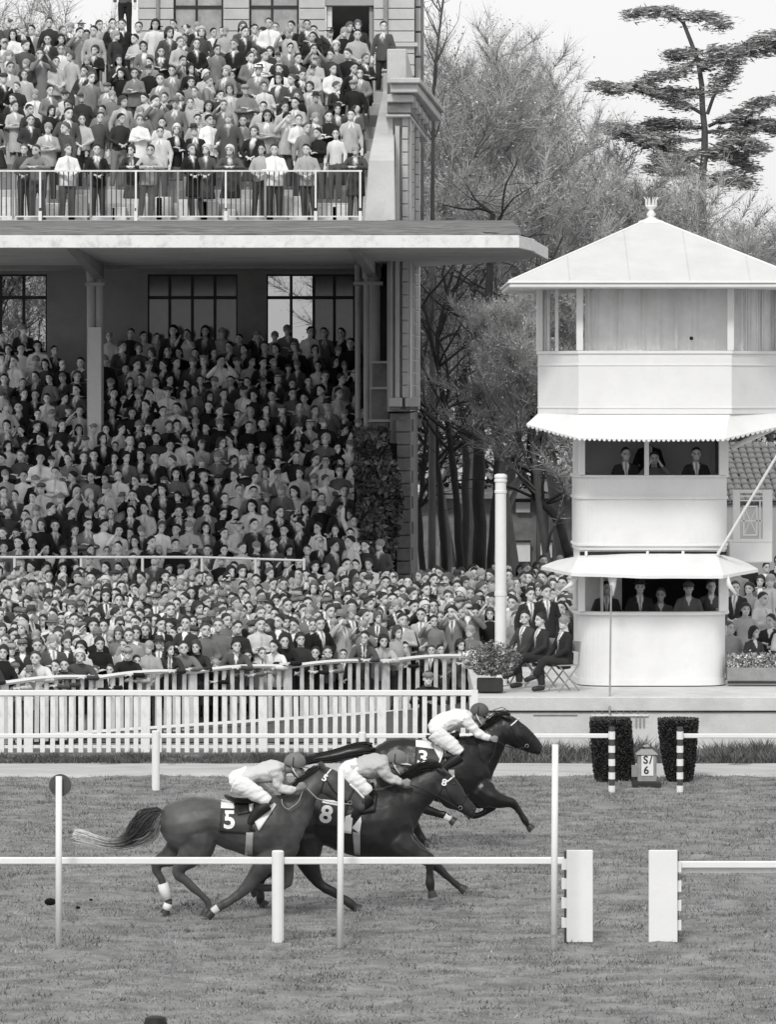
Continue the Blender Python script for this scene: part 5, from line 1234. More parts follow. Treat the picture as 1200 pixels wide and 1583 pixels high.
# ---------------------------------------------------------------- horses and jockeys
m_coat5 = mat('chestnut_coat', .062, .46, .50, 2.6, .35, 7, spec=.34)
m_coat8 = mat('dark_bay_coat', .017, .44, .5, 2.6, .35, 7, spec=.34)
m_coat3 = mat('black_brown_coat', .009, .34, .5, 2.6, .35, 7, spec=.36)
m_hh = mat('horse_hair', 1.0, .5, .3, 25, attr='Col')
m_hoof = mat('hoof_horn', .04, .5, .3, 12)
m_lea = mat('dark_leather', .016, .45, .2, 10, .1)
m_silk = mat('silk', 1.0, .5, .07, 6, .25, 22, tint=True, spec=.4)
m_bre = mat('white_breeches', .74, .75, .05, 5, .3, 18, (1, 1, 1))
m_helm = mat('helmet_cover', 1.0, .6, .12, 8, tint=True)
m_skinp = mat('jockey_skin', .22, .55, .15, 14)
def loftpx(b, D, secs, n=18, yo=0):
    vs = []
    for xt, yt, xb, yb, hw in secs:
        t, q = P(xt, yt, D), P(xb, yb, D); c = (t+q)/2; h = (t-q)/2
        for j in range(n):
            a = 2*math.pi*j/n; p = c+h*math.cos(a); p.y += yo+hw*math.sin(a)*(1-.12*max(0, math.cos(a))); vs.append(p)
    m = len(secs); fs = [(i*n+j, i*n+(j+1) % n, (i+1)*n+(j+1) % n, (i+1)*n+j) for i in range(m-1) for j in range(n)]+[tuple(range(n))[::-1], tuple(range((m-1)*n, m*n))]
    b.add(vs, fs)
def smooth_secs(secs, sub=3):
    out = []; n = len(secs)
    for i in range(n-1):
        p0, p1, p2, p3 = secs[max(0, i-1)], secs[i], secs[i+1], secs[min(n-1, i+2)]
        for k in range(sub):
            t = k/sub; out.append(tuple(.5*((2*b_)+(c-a)*t+(2*a-5*b_+4*c-d)*t*t+(-a+3*b_-3*c+d)*t**3) for a, b_, c, d in zip(p0, p1, p2, p3)))
    return out+[tuple(secs[-1])]
def limbpx(b, D, pts, yo, n=10, lat=.82, sub=3, sq=1.0):
    pts = smooth_secs(pts, sub) if sub > 1 else pts
    s = F/D; b.tube([P(x, y, D+0)+Vector((0, yo, 0)) for x, y, r in pts], [(r/s*lat*sq, r/s) for x, y, r in pts], n, ref=(0, 1, 0))
class Drape:
    def __init__(s, me): s.t = BVHTree.FromPolygons([tuple(v.co) for v in me.vertices], [tuple(p.vertices) for p in me.polygons]); s.last = None
    def at(s, px, py, off=.012, D=54):
        o = Vector((0, 0, CH)); d = (P(px, py, D)-o).normalized(); h = s.t.ray_cast(o, d)
        if h[0] is None: return P(px, py, s.last or D)
        q = h[0]-d*off; s.last = q.y; return q
def patch(dr, corners, name, m, parent, off=.012, D=54, nx=10, ny=10, th=.006, rip=0):
    a, b_, c, d = [Vector(p) for p in corners]; v = []; dr.last = dr.at((a.x+c.x)/2, (a.y+c.y)/2, off, D).y
    for j in range(ny+1):
        for i in range(nx+1):
            u, w = i/nx, j/ny; p = a*(1-u)*(1-w)+b_*u*(1-w)+c*u*w+d*(1-u)*w; q = dr.at(p.x, p.y, off+rip*(.5+.5*math.sin(p.x*.9+p.y*.3)), D); v.append(q)
    mb = MB(); mb.add(v, [(j*(nx+1)+i, j*(nx+1)+i+1, (j+1)*(nx+1)+i+1, (j+1)*(nx+1)+i) for j in range(ny) for i in range(nx)])
    o = mb.build(name, m, parent, smooth=True); md = o.modifiers.new('t', 'SOLIDIFY'); md.thickness = th; md.offset = 0; return o
def strap(dr, pts, r, name, m, parent, off=.006, D=54):
    q = resample([Vector((x, y, 0)) for x, y in pts], 10); dr.last = D-.1; b = MB(); b.tube([dr.at(p.x, p.y, off, D) for p in q], r, 5); return b.build(name, m, parent, smooth=True)
def hairs(name, D, path, wid, n, r, cols, parent, yo=0, jit=.5, seed=1, spread=1.0):
    """a lock of hair: many thin strands following a path; wid in px at each path point"""
    R.seed(seed); b = MB(); cl_ = []; s = F/D
    for i in range(n):
        o = R.gauss(0, .42); oy = R.gauss(0, .4); t0 = R.uniform(0, .25) if R.random() < .6 else R.uniform(0, .5); t1 = R.uniform(.78, 1.0); ph = R.uniform(0, 6); am = R.uniform(.0, .25)
        pts = []
        for k in range(9):
            t = t0+(t1-t0)*k/8; f = t*(len(path)-1); a = min(len(path)-2, int(f)); u = f-a
            p0, p1 = path[max(a-1, 0)], path[a]; p2, p3 = path[a+1], path[min(a+2, len(path)-1)]
            cr = [.5*((2*b_)+(c-a_)*u+(2*a_-5*b_+4*c-d)*u*u+(-a_+3*b_-3*c+d)*u**3) for a_, b_, c, d in zip(p0, p1, p2, p3)]
            w = wid[a]*(1-u)+wid[a+1]*u; tx, ty = p2[0]-p1[0], p2[1]-p1[1]; L = math.hypot(tx, ty)+1e-6
            oo = o+am*math.sin(ph+t*7)
            q = P(cr[0]-ty/L*oo*w, cr[1]+tx/L*oo*w, D); q.y += yo+oy*w/s*.8*spread; pts.append(q)
        k0 = len(b.v); b.tube(pts, [r*(1-.55*k/8) for k in range(9)], 3, cap=False)
        for k in range(9): 
            t = t0+(t1-t0)*k/8; c = cols[0]*(1-t)+cols[1]*t if len(cols) == 2 else np.interp(t, [0, .55, .9], cols); cl_ += [c*R.uniform(.7, 1.35) if k == 0 else c*(.8+.4*((i*37) % 10)/10)]*3
    o = b.build(name, m_hh, parent, smooth=True); set_col(o.data, np.array(cl_)); return o
def horse(D, sp, label, mcoat):
    gz = 0.0; root = thing('race_horse', label, 'horse', (X(sp['cx'], D), D, gz)); off = origin(root)
    b = MB(); loftpx(b, D, smooth_secs(sp['body'])); loftpx(b, D, smooth_secs(sp['neck'])); loftpx(b, D, smooth_secs(sp['head']), 16)
    s = F/D
    for yo, pts in sp['legs']:
        q0 = smooth_secs(pts, 3); b.tube([P(x, y, D)+Vector((0, yo*(.55+.45*min(1, k/5)), 0)) for k, (x, y, r) in enumerate(q0)], [(r/s*.80*(.55+.45*min(1, k/2)), r/s*(.6+.4*min(1, k/2))) for k, (x, y, r) in enumerate(q0)], 12, ref=(0, 1, 0))
        (x0, y0, r0) = pts[1]; b.ell(P(x0, y0, D)+Vector((0, yo*.8, 0)), (r0/s*1.05, .10, r0/s*1.15), 12, 8)
    hd = sp['head']; jx, jy = (hd[1][2]+hd[1][0])/2-3, (hd[1][3]*.62+hd[1][1]*.38)
    for y in (-1, 1): b.ell(P(jx, jy, D)+Vector((0, y*.045, 0)), (.11, .055, .12), 12, 8)      # cheeks
    n_ = len(hd)-1; mx, my = (hd[n_][0]+hd[n_][2])/2-3, (hd[n_][1]+hd[n_][3])/2
    b.ell(P(mx, my, D), (.055, .055, .06), 10, 8)
    for i, y in ((0, -.05), (1, .05)):                                                           # ears
        (ex0, ey0), (ex1, ey1) = sp['ear']; c0, c1 = P(ex0, ey0, D)+Vector((0, y, 0)), P(ex1+i*3, ey1-i*1, D)+Vector((0, y*1.4, 0))
        b.tube([c0, c0.lerp(c1, .4), c0.lerp(c1, .8), c1], [.030, .033, .020, .006], 8)
    me = remesh(b, .0125, 10, .42, .6); v = verts_np(me)
    # muscle relief
    d = np.array([.018*noise.noise((p[0]*4.5+p[2]*2, p[1]*4, p[2]*4.5-p[0]*1.5))+.007*noise.noise((p[0]*13, p[1]*7, p[2]*10+p[0]*6)) for p in v]); nv = np.empty(len(v)*3); me.vertices.foreach_get('normal', nv) if False else None
    nn_ = np.array([tuple(q.normal) for q in me.vertices]); set_verts(me, v+nn_*d[:, None]); me.update()
    dr = Drape(me); v = verts_np(me); set_verts(me, v-np.array(off)); finish(me, mcoat); me.name = 'body'; link('body', me, root)
    for (yo, pts), kind in zip(sp['legs'], sp['hoof']):
        x0, y0, r0 = pts[-2]; x1, y1, r1 = pts[-1]; h = MB(); a, c = P(x0, y0, D)+Vector((0, yo, 0)), P(x1, y1, D)+Vector((0, yo, 0)); dd = (c-a).normalized()
        h.tube([a+dd*.01, a.lerp(c, .5), c+dd*.012], [r0/s*1.05, r1/s*1.02, r1/s*1.22], 12); h.build('hoof', m_hoof, root, smooth=False)
        if kind == 'band':
            h = MB(); q = [P(x, y, D)+Vector((0, yo, 0)) for x, y, r in pts]; k = len(q)-5; h.tube([q[k].lerp(q[k+1], .45), q[k].lerp(q[k+1], .9), q[k+1].lerp(q[k+2], .75)], [.062, .066, .060], 12); h.build('bandage', m_white, root, smooth=True)
            h = MB(); h.tube([q[-3].lerp(q[-2], .3), q[-2].lerp(q[-1], .4)], [.052, .05], 10); h.build('white_sock', m_white, root, smooth=True)
        if kind == 'sock':
            h = MB(); q = [P(x, y, D)+Vector((0, yo, 0)) for x, y, r in pts]; h.tube([q[-3], q[-2], q[-2].lerp(q[-1], .3)], [.05, .045, .048], 10); h.build('white_sock', m_conc, root, smooth=True)
    # eye, nostril, bridle
    ex, ey = sp['eye']; e = dr.at(ex, ey, -.004, D); h = MB(); h.ell(e, (.022, .014, .016), 8, 6); h.build('eye', m_black, root, smooth=True)
    nx_, ny_ = sp['nostril']; e = dr.at(nx_, ny_, -.002, D); h = MB(); h.ell(e, (.016, .012, .022), 8, 6); h.build('nostril', m_black, root, smooth=True)
    for nm, pts, r, m in sp['straps']: strap(dr, pts, r, nm, m, root, D=D)
    bx, by = sp['bit']; e = dr.at(bx, by, .02, D); h = MB(); nseg = 14
    h.tube([e+Vector((.022*math.cos(2*math.pi*k/nseg), 0, .022*math.sin(2*math.pi*k/nseg))) for k in range(nseg+1)], .0045, 5); h.build('bit_ring', m_metal, root, smooth=True)
    return root, dr
def digit(dr, ch, cx_, cy_, size, ang, parent, D, m=None, w=1.0):
    ca, sa = math.cos(ang), math.sin(ang); s = F/D
    def pl(x, y, z):
        x *= w; u, v = x*ca-y*sa, x*sa+y*ca; q = dr.at(cx_+u*s, cy_-v*s, .024, D); return (q.x, q.y-z, q.z)
    return text(ch, 'number', size/s*1.38, m or m_white, parent, pl, bold=.028*size/s*1.38)
D5, D8, D3 = 53.4, 54.25, 61.4
H5 = dict(cx=350, body=[(247, 1264, 249, 1284, .09), (255, 1246, 260, 1306, .21), (275, 1236, 280, 1320, .27), (300, 1232, 303, 1316, .285), (325, 1233, 326, 1302, .27), (347, 1237, 348, 1312, .27), (370, 1239, 374, 1321, .29), (395, 1237, 395, 1325, .30), (415, 1232, 418, 1329, .28), (432, 1229, 440, 1330, .25), (448, 1240, 455, 1324, .20), (458, 1262, 462, 1312, .11)],
    neck=[(424, 1233, 452, 1312, .18), (432, 1230, 462, 1303, .16), (449, 1221, 473, 1282, .13), (467, 1208, 483, 1260, .105), (485, 1193, 491, 1237, .09), (501, 1184, 499, 1226, .085)],
    head=[(500, 1184, 493, 1220, .08), (512, 1187, 503, 1231, .095), (526, 1197, 515, 1237, .095), (540, 1209, 529, 1243, .072), (552, 1221, 541, 1248, .058), (561, 1232, 550, 1252, .052), (566, 1240, 556, 1254, .042)],
    legs=[(.13, [(290, 1272, 34), (288, 1300, 28), (262, 1324, 18), (241, 1340, 9.5), (247, 1358, 6.5), (254, 1380, 6), (260, 1396, 7), (257, 1405, 5.5), (254, 1413, 6.5)]),
          (-.13, [(300, 1275, 34), (305, 1302, 28), (290, 1326, 18), (275, 1346, 9.5), (291, 1363, 7), (311, 1381, 6.2), (320, 1391, 7), (322, 1401, 5.5), (318, 1413, 7.5)]),
          (-.13, [(432, 1285, 27), (426, 1312, 21), (404, 1340, 15), (377, 1373, 9.5), (357, 1389, 6.2), (338, 1401, 7), (330, 1406, 6), (322, 1413, 7.5)]),
          (.13, [(438, 1290, 25), (438, 1318, 19), (440, 1345, 14), (442, 1367, 9.5), (422, 1374, 6.5), (402, 1374, 6), (394, 1371, 7), (390, 1377, 5.5), (396, 1384, 6.5)])],
    hoof=['band', '', 'sock', ''], ear=((503, 1193), (492, 1177)), eye=(524, 1207), nostril=(561, 1240), bit=(541, 1241),
    straps=[('browband', [(512, 1189), (506, 1196), (502, 1204)], .010, m_white), ('cheek_strap', [(503, 1203), (515, 1222), (538, 1242)], .009, m_lea), ('noseband', [(548, 1220), (541, 1232), (537, 1246)], .010, m_lea), ('white_blaze', [(541, 1212), (553, 1223), (563, 1234)], .013, m_white), ('throat_strap', [(502, 1204), (498, 1216), (496, 1225)], .007, m_lea)])
H8 = dict(cx=530, body=[(425, 1252, 428, 1280, .09), (436, 1235, 442, 1302, .22), (458, 1226, 465, 1318, .27), (485, 1222, 488, 1306, .27), (512, 1224, 512, 1311, .28), (540, 1226, 540, 1322, .29), (565, 1224, 566, 1327, .30), (588, 1219, 592, 1328, .28), (608, 1216, 614, 1324, .24), (624, 1222, 632, 1310, .18), (634, 1242, 640, 1294, .1)],
    neck=[(582, 1221, 626, 1306, .18), (592, 1218, 634, 1295, .16), (613, 1211, 645, 1272, .13), (634, 1201, 656, 1256, .105), (655, 1191, 668, 1241, .09), (676, 1187, 674, 1234, .085)],
    head=[(676, 1187, 669, 1228, .08), (691, 1191, 680, 1240, .095), (705, 1203, 692, 1248, .095), (716, 1219, 704, 1253, .072), (726, 1233, 713, 1257, .058), (734, 1244, 721, 1261, .052), (738, 1251, 726, 1262, .042)],
    legs=[(-.13, [(606, 1290, 27), (620, 1306, 21), (645, 1320, 14.5), (664, 1326, 9.5), (665, 1345, 6.2), (665, 1363, 6.8), (667, 1374, 5.3), (669, 1384, 6.5)]),
          (.13, [(604, 1290, 27), (628, 1308, 20), (654, 1325, 13.5), (674, 1341, 9), (690, 1356, 6), (704, 1367, 6.5), (711, 1372, 5.3), (719, 1378, 6.5)]),
          (-.13, [(468, 1278, 34), (472, 1306, 27), (478, 1334, 17), (492, 1362, 9.5), (512, 1375, 7), (532, 1387, 6.2), (542, 1395, 7), (548, 1400, 5.5), (555, 1404, 7.5)]),
          (.13, [(455, 1285, 32), (440, 1315, 23), (424, 1338, 15), (405, 1355, 10), (402, 1374, 6.5), (402, 1390, 7), (403, 1396, 5.5), (409, 1402, 7.5)])],
    hoof=['', '', '', ''], ear=((690, 1196), (675, 1186)), eye=(702, 1212), nostril=(733, 1251), bit=(712, 1249),
    straps=[('browband', [(702, 1200), (695, 1206), (689, 1210)], .011, m_white), ('cheek_strap', [(686, 1212), (694, 1228), (708, 1247)], .008, m_lea), ('noseband', [(724, 1229), (716, 1240), (712, 1254)], .010, m_lea), ('throat_strap', [(686, 1214), (680, 1226), (676, 1236)], .007, m_lea)])
H3 = dict(cx=680, body=[(572, 1170, 575, 1196, .09), (582, 1153, 588, 1222, .22), (600, 1143, 608, 1236, .27), (622, 1140, 628, 1228, .27), (645, 1143, 648, 1232, .28), (672, 1145, 674, 1240, .29), (698, 1142, 698, 1244, .29), (718, 1138, 722, 1244, .27), (735, 1140, 741, 1240, .22), (748, 1150, 755, 1228, .15), (755, 1166, 760, 1214, .08)],
    neck=[(710, 1141, 744, 1228, .18), (719, 1139, 754, 1216, .16), (736, 1134, 763, 1196, .13), (751, 1125, 771, 1181, .105), (766, 1114, 777, 1166, .09), (780, 1106, 782, 1156, .085)],
    head=[(779, 1106, 776, 1146, .08), (792, 1107, 787, 1154, .095), (805, 1114, 797, 1158, .095), (817, 1125, 808, 1161, .072), (828, 1136, 818, 1164, .058), (837, 1147, 826, 1166, .052), (841, 1154, 831, 1167, .042)],
    legs=[(-.13, [(734, 1212, 24), (750, 1226, 19), (774, 1236, 12.5), (792, 1241, 8.2), (803, 1254, 5.4), (812, 1268, 6), (816, 1274, 4.8), (822, 1280, 5.8)]),
          (.13, [(734, 1212, 24), (742, 1232, 17), (754, 1242, 11), (764, 1246, 8), (752, 1256, 5.4), (740, 1262, 5.2), (732, 1262, 6), (727, 1258, 4.8), (722, 1263, 5.8)]),
          (-.13, [(612, 1198, 30), (622, 1222, 24), (640, 1240, 15), (660, 1250, 8.2), (676, 1256, 5.8), (688, 1259, 6.2), (695, 1264, 4.8), (702, 1269, 6.2)]),
          (.13, [(600, 1200, 30), (610, 1232, 22), (628, 1256, 13), (640, 1275, 8.5), (647, 1288, 6), (652, 1297, 6.2), (656, 1302, 4.8), (663, 1306, 6.2)])],
    hoof=['', '', 'sock', ''], ear=((790, 1112), (774, 1105)), eye=(806, 1124), nostril=(836, 1155), bit=(815, 1153),
    straps=[('browband', [(802, 1111), (796, 1117), (790, 1122)], .011, m_white), ('cheek_strap', [(790, 1122), (798, 1138), (811, 1152)], .008, m_lea), ('noseband', [(825, 1134), (820, 1146), (816, 1158)], .010, m_lea), ('throat_strap', [(789, 1124), (785, 1138), (783, 1150)], .007, m_lea)])
h5, dr5 = horse(D5, H5, 'chestnut race horse numbered 5 with a pale flowing tail, nearest the rail', m_coat5)
h8, dr8 = horse(D8, H8, 'dark bay race horse numbered 8 galloping just behind number 5', m_coat8)
h3, dr3 = horse(D3, H3, 'near black race horse numbered 3 leading the other two', m_coat3)
hairs('tail', D5, [(251, 1256), (238, 1259), (224, 1270), (212, 1287), (192, 1301), (166, 1303), (142, 1296), (112, 1287)], [6, 13, 19, 17, 9, 7, 7, 9], 620, .0056, [.05, .05, .8], h5, seed=2)
hairs('tail_fringe', D5, [(252, 1258), (246, 1270), (238, 1288), (222, 1300), (205, 1306)], [4, 7, 10, 8, 8], 60, .004, [.25, .3, .35], h5, seed=3, yo=-.05)
hairs('tail', D8, [(427, 1248), (412, 1252), (396, 1262), (380, 1280)], [6, 12, 14, 8], 80, .006, [.012, .012, .012], h8, seed=4, yo=.1)
hairs('tail', D3, [(577, 1160), (560, 1159), (538, 1163), (512, 1170), (488, 1173), (466, 1180)], [6, 8, 8, 7, 5, 4], 420, .012, [.012, .012, .012], h3, seed=5)
hairs('mane', D5, [(498, 1184), (484, 1194), (468, 1206), (450, 1221), (434, 1230)], [7, 9, 9, 8, 5], 130, .006, [.035, .035, .035], h5, seed=6, spread=.6)
hairs('mane', D8, [(684, 1188), (668, 1188), (652, 1192), (634, 1201), (612, 1212)], [5, 13, 14, 11, 7], 200, .006, [.012, .014, .014], h8, seed=7, spread=.6)
hairs('mane', D3, [(790, 1106), (776, 1108), (762, 1117), (748, 1128), (732, 1138)], [6, 11, 11, 9, 5], 150, .006, [.01, .01, .01], h3, seed=8, spread=.6)
b = MB(); b.tube([P(x, y, D3) for x, y in ((580, 1160), (560, 1160), (538, 1164), (512, 1170), (490, 1173), (472, 1178))], [.04, .075, .08, .065, .045, .015], 8); b.build('tail_core', m_coat3, h3, smooth=True)
b = MB(); b.tube([P(x, y, D5) for x, y in ((253, 1256), (238, 1261), (224, 1272), (212, 1288), (196, 1299))], [.03, .07, .09, .07, .02], 8); b.build('tail_core', m_coat5, h5, smooth=True)
# saddle cloths, numbers, girths, saddles
def rig(root, dr, D, dark, whites, girth, saddle, num, flap=None):
    patch(dr, dark, 'saddle_cloth', m_black, root, .014, D)
    for w in whites: patch(dr, w, 'white_cloth', m_white, root, .017, D, 6, 6)
    patch(dr, girth, 'girth', m_stuc, root, .016, D, 4, 10)
    b = MB(); loftpx(b, D, saddle, 14); me = remesh(b, .012, 3, .5); v = verts_np(me)-np.array(origin(root)); set_verts(me, v); finish(me, m_lea); link('saddle', me, root)
    if flap: patch(dr, flap, 'saddle_flap', m_lea, root, .03, D, 6, 6, .012)
    ch, cx_, cy_, sz, an, w = num; digit(dr, ch, cx_, cy_, sz, an, root, D, w=w)
rig(h5, dr5, D5, [(341.5, 1249), (392, 1247), (386, 1290), (339, 1286)], [[(342, 1236), (364, 1239), (362, 1250), (341, 1249.5)], [(424, 1241), (427, 1244), (400, 1285), (390, 1262)], [(384.5, 1235), (393, 1234), (391, 1252), (384, 1256)]], [(380.5, 1287), (391.5, 1287), (390, 1324), (378.5, 1323)],
    [(346, 1227, 347, 1232, .05), (350, 1228, 354, 1238, .14), (362, 1233, 366, 1242, .16), (380, 1234, 384, 1244, .15), (396, 1229, 398, 1242, .12), (404, 1226, 405, 1236, .05)], ('5', 354.5, 1268.5, 28, 0, 1.0), [(361, 1243), (384, 1241), (386, 1256), (368, 1260)])
rig(h8, dr8, D8, [(498, 1240), (540, 1236), (531, 1280), (487, 1276)], [[(499, 1236), (524, 1238), (523, 1246), (498, 1241)], [(534, 1262), (546, 1258), (543, 1289), (529, 1287)], [(558, 1262), (559, 1270), (556, 1289), (544, 1280)]], [(545, 1286), (557, 1288), (557, 1322), (548, 1321)],
    [(520, 1216, 521, 1222, .05), (526, 1216, 530, 1226, .14), (540, 1218, 544, 1230, .16), (556, 1216, 560, 1230, .15), (570, 1212, 572, 1226, .12), (578, 1208, 580, 1218, .05)], ('8', 504, 1260, 27, -.22, 1.05), [(562, 1228), (584, 1226), (580, 1254), (556, 1258)])
rig(h3, dr3, D3, [(643, 1154), (690, 1152), (680, 1188), (641, 1184)], [[(643, 1144), (668, 1145), (672, 1158), (643, 1154.5)], [(668, 1145.5), (686, 1158), (680, 1174), (671, 1157.5)], [(686, 1158), (688, 1160), (677, 1188), (680, 1173)]], [(694, 1190), (703, 1190), (703, 1240), (694, 1240)],
    [(658, 1136, 659, 1142, .05), (663, 1136, 667, 1146, .14), (676, 1138, 680, 1149, .16), (690, 1136, 693, 1149, .15), (703, 1132, 705, 1145, .12), (710, 1129, 711, 1138, .05)], ('3', 653.5, 1172, 21.5, -.12, 1.15), [(688, 1148), (704, 1146), (700, 1172), (684, 1172)])
def disc_no(dr, root, ch, px, py, D): 
    digit(dr, ch, px, py, 10.5, -.5 if ch == '5' else -.2, root, D, w=1.1)
disc_no(dr5, h5, '5', 502, 1203, D5); disc_no(dr8, h8, '8', 687, 1210, D8)
def jockey(D, sp, label, silk, helm, silk2=None):
    s = F/D; hx, hy = sp['helmet']; root = thing('person', label, 'person', P(sp['torso'][0][0], sp['torso'][0][1], D)); off = origin(root)
    def fin(me, nm, m, c=None):
        v = verts_np(me); set_verts(me, v-np.array(off)); finish(me, m); o = link(nm, me, root)
        if c is not None: o.color = grey(c)
        return o
    b = MB(); loftpx(b, D, [(a, q+1, c, d-1, w*.88) for a, q, c, d, w in smooth_secs(sp['torso'], 2)], 14)
    hc = P(hx-1, hy+9, D); k = .137*s/118
    nk = P(sp['torso'][-1][0], (sp['torso'][-1][1]+sp['torso'][-1][3])/2, D); b.tube([nk-(hc-nk)*.6, nk, hc], [.06, .056, .052], 8)
    # head looks along +x, tipped forward
    b.ell(hc+Vector((0, 0, .02)), (.095, .074, .085), 14, 10); b.ell(hc+Vector((.035, 0, -.055)), (.062, .055, .062), 12, 8); b.ell(hc+Vector((.105, 0, -.03)), (.024, .014, .020), 8, 6); b.ell(hc+Vector((.075, 0, -.095)), (.026, .026, .020), 8, 6); b.ell(hc+Vector((.090, 0, -.065)), (.016, .024, .010), 8, 6)
    for y in (-1, 1): b.ell(hc+Vector((-.01, y*.074, -.02)), (.02, .012, .032), 8, 6)
    for yo, a in sp['arms']:
        pts = [(x, y, r*.8) for x, y, r in a]; limbpx(b, D, pts, yo, 10)
        w, e = P(a[-2][0], a[-2][1], D)+Vector((0, yo, 0)), P(a[-1][0], a[-1][1], D)+Vector((0, yo, 0)); d = (e-w).normalized(); b.tube([w, w.lerp(e, .5), e], [(.030, .034), (.034, .040), (.026, .036)], 8, ref=(0, 1, 0))
        up = Vector((-d.z, 0, d.x)); up = up if up.z > 0 else -up; ln = -1 if yo < 0 else 1
        for f_ in range(4):      # fingers curled round the rein
            c = w.lerp(e, .55)+up*(.030-.019*f_)+Vector((0, ln*.022, 0)); b.tube([c-d*.005, c+d*.045+Vector((0, ln*.006, 0)), c+d*.060-Vector((0, ln*.022, 0)), c+d*.035-Vector((0, ln*.046, 0))], [.0105, .0105, .010, .008], 6)
        c = w.lerp(e, .3)+up*.03; b.tube([c, c+d*.035+up*.02, c+d*.07+up*.014], [.014, .012, .009], 6)
    for yo, t, l, ft in sp['legs']:
        limbpx(b, D, [(x, y, r*.85) for x, y, r in t], yo, 10); limbpx(b, D, [(x, y, r*.85) for x, y, r in l], yo, 10); limbpx(b, D, [(x, y, r*.8) for x, y, r in ft], yo, 8, sub=1)
    fin(remesh(b, .011, 2, .5), 'body', m_skinp)
    b = MB(); ts = smooth_secs(sp['torso'], 3); loftpx(b, D, ts[5:], 16)
    for yo, a in sp['arms']: limbpx(b, D, a[:-1], yo, 10, .95)
    me = remesh(b, .012, 3, .7); v = verts_np(me); d = np.array([.018*noise.noise((p[0]*10+p[2]*7, p[1]*6, p[2]*15-p[0]*6))+.008*noise.noise((p[0]*24, p[1]*9, p[2]*26)) for p in v]); nn_ = np.array([tuple(q.normal) for q in me.vertices]); set_verts(me, v+nn_*d[:, None]); fin(me, 'silk_shirt', m_silk, silk)
    b = MB(); loftpx(b, D, [(a, q-1, c, d+1, w*1.03) for a, q, c, d, w in ts[:8]], 16)
    for yo, t, l, ft in sp['legs']: limbpx(b, D, [(x, y, r*1.04) for x, y, r in t], yo, 12, .9)
    me = remesh(b, .012, 3, .7); v = verts_np(me); d = np.array([.012*noise.noise((p[0]*6+p[2]*10, p[1]*8, p[2]*22-p[0]*12)) for p in v]); nn_ = np.array([tuple(q.normal) for q in me.vertices]); set_verts(me, v+nn_*d[:, None]); fin(me, 'breeches', m_bre)
    for yo, t, l, ft in sp['legs']:
        b = MB(); limbpx(b, D, [(x, y, r*1.03) for x, y, r in l], yo, 12, .9); limbpx(b, D, ft, yo, 10, sub=1); fin(remesh(b, .011, 3, .5), 'boot', m_lea)
        x0, y0, r0 = ft[0]; x1, y1, r1 = ft[-1]; c = P((x0+x1)/2, (y0+y1)/2, D)+Vector((0, yo, 0)); b = MB(); b.tube([c+Vector((.05*math.cos(q*.5)*.9, 0, .07*math.sin(q*.5)+.015)) for q in range(13)], .008, 5); b.tube([c+Vector((0, 0, .085)), P(sp['strap'][0], sp['strap'][1], D)+Vector((0, yo*.9, 0))], .012, 5); b.build('stirrup', m_metal, root)
    b = MB(); R_ = 15.6/s*(s/131)**0; R_ = .122; c = P(hx, hy, D); 
    b.ell(c+Vector((0, 0, .0)), (R_*1.05, .105, R_*.92), 18, 12); me = bpy.data.meshes.new('h'); me.from_pydata(b.v, [], b.f)
    bm = bmesh.new(); bm.from_mesh(me); bmesh.ops.bisect_plane(bm, geom=bm.verts[:]+bm.edges[:]+bm.faces[:], plane_co=c+Vector((0, 0, -.055)), plane_no=Vector((.12, 0, 1)), clear_inner=True); bm.to_mesh(me); bm.free(); o = fin(me, 'helmet', m_helm, helm); md = o.modifiers.new('t', 'SOLIDIFY'); md.thickness = .012
    b = MB(); b.tube([c+Vector((.04, 0, -.055)), c+Vector((.12, 0, -.062)), c+Vector((.18, 0, -.075))], [(.085, .010), (.075, .009), (.03, .005)], 10, ref=(0, 1, 0)); q = b.build('peak', m_whited if silk2 else m_helm, o, smooth=True); q.color = grey(helm)
    b = MB(); b.tube([c+Vector((-.015, -.104, .07)), c+Vector((-.02, -.112, 0)), c+Vector((-.03, -.10, -.055))], .006, 5); b.build('helmet_seam', m_black, o)
    b = MB(); b.ell(hc+Vector((.072, 0, .005)), (.030, .066, .024), 12, 8); b.build('goggles', m_black, root, smooth=True)
    b = MB(); b.tube([hc+Vector((-.035, -.082, .045)), hc+Vector((-.005, -.086, -.03)), hc+Vector((.035, -.062, -.09)), hc+Vector((.055, 0, -.118)), hc+Vector((.035, .062, -.09))], .0085, 6); b.build('chin_strap', m_white, root, smooth=True)
    return root
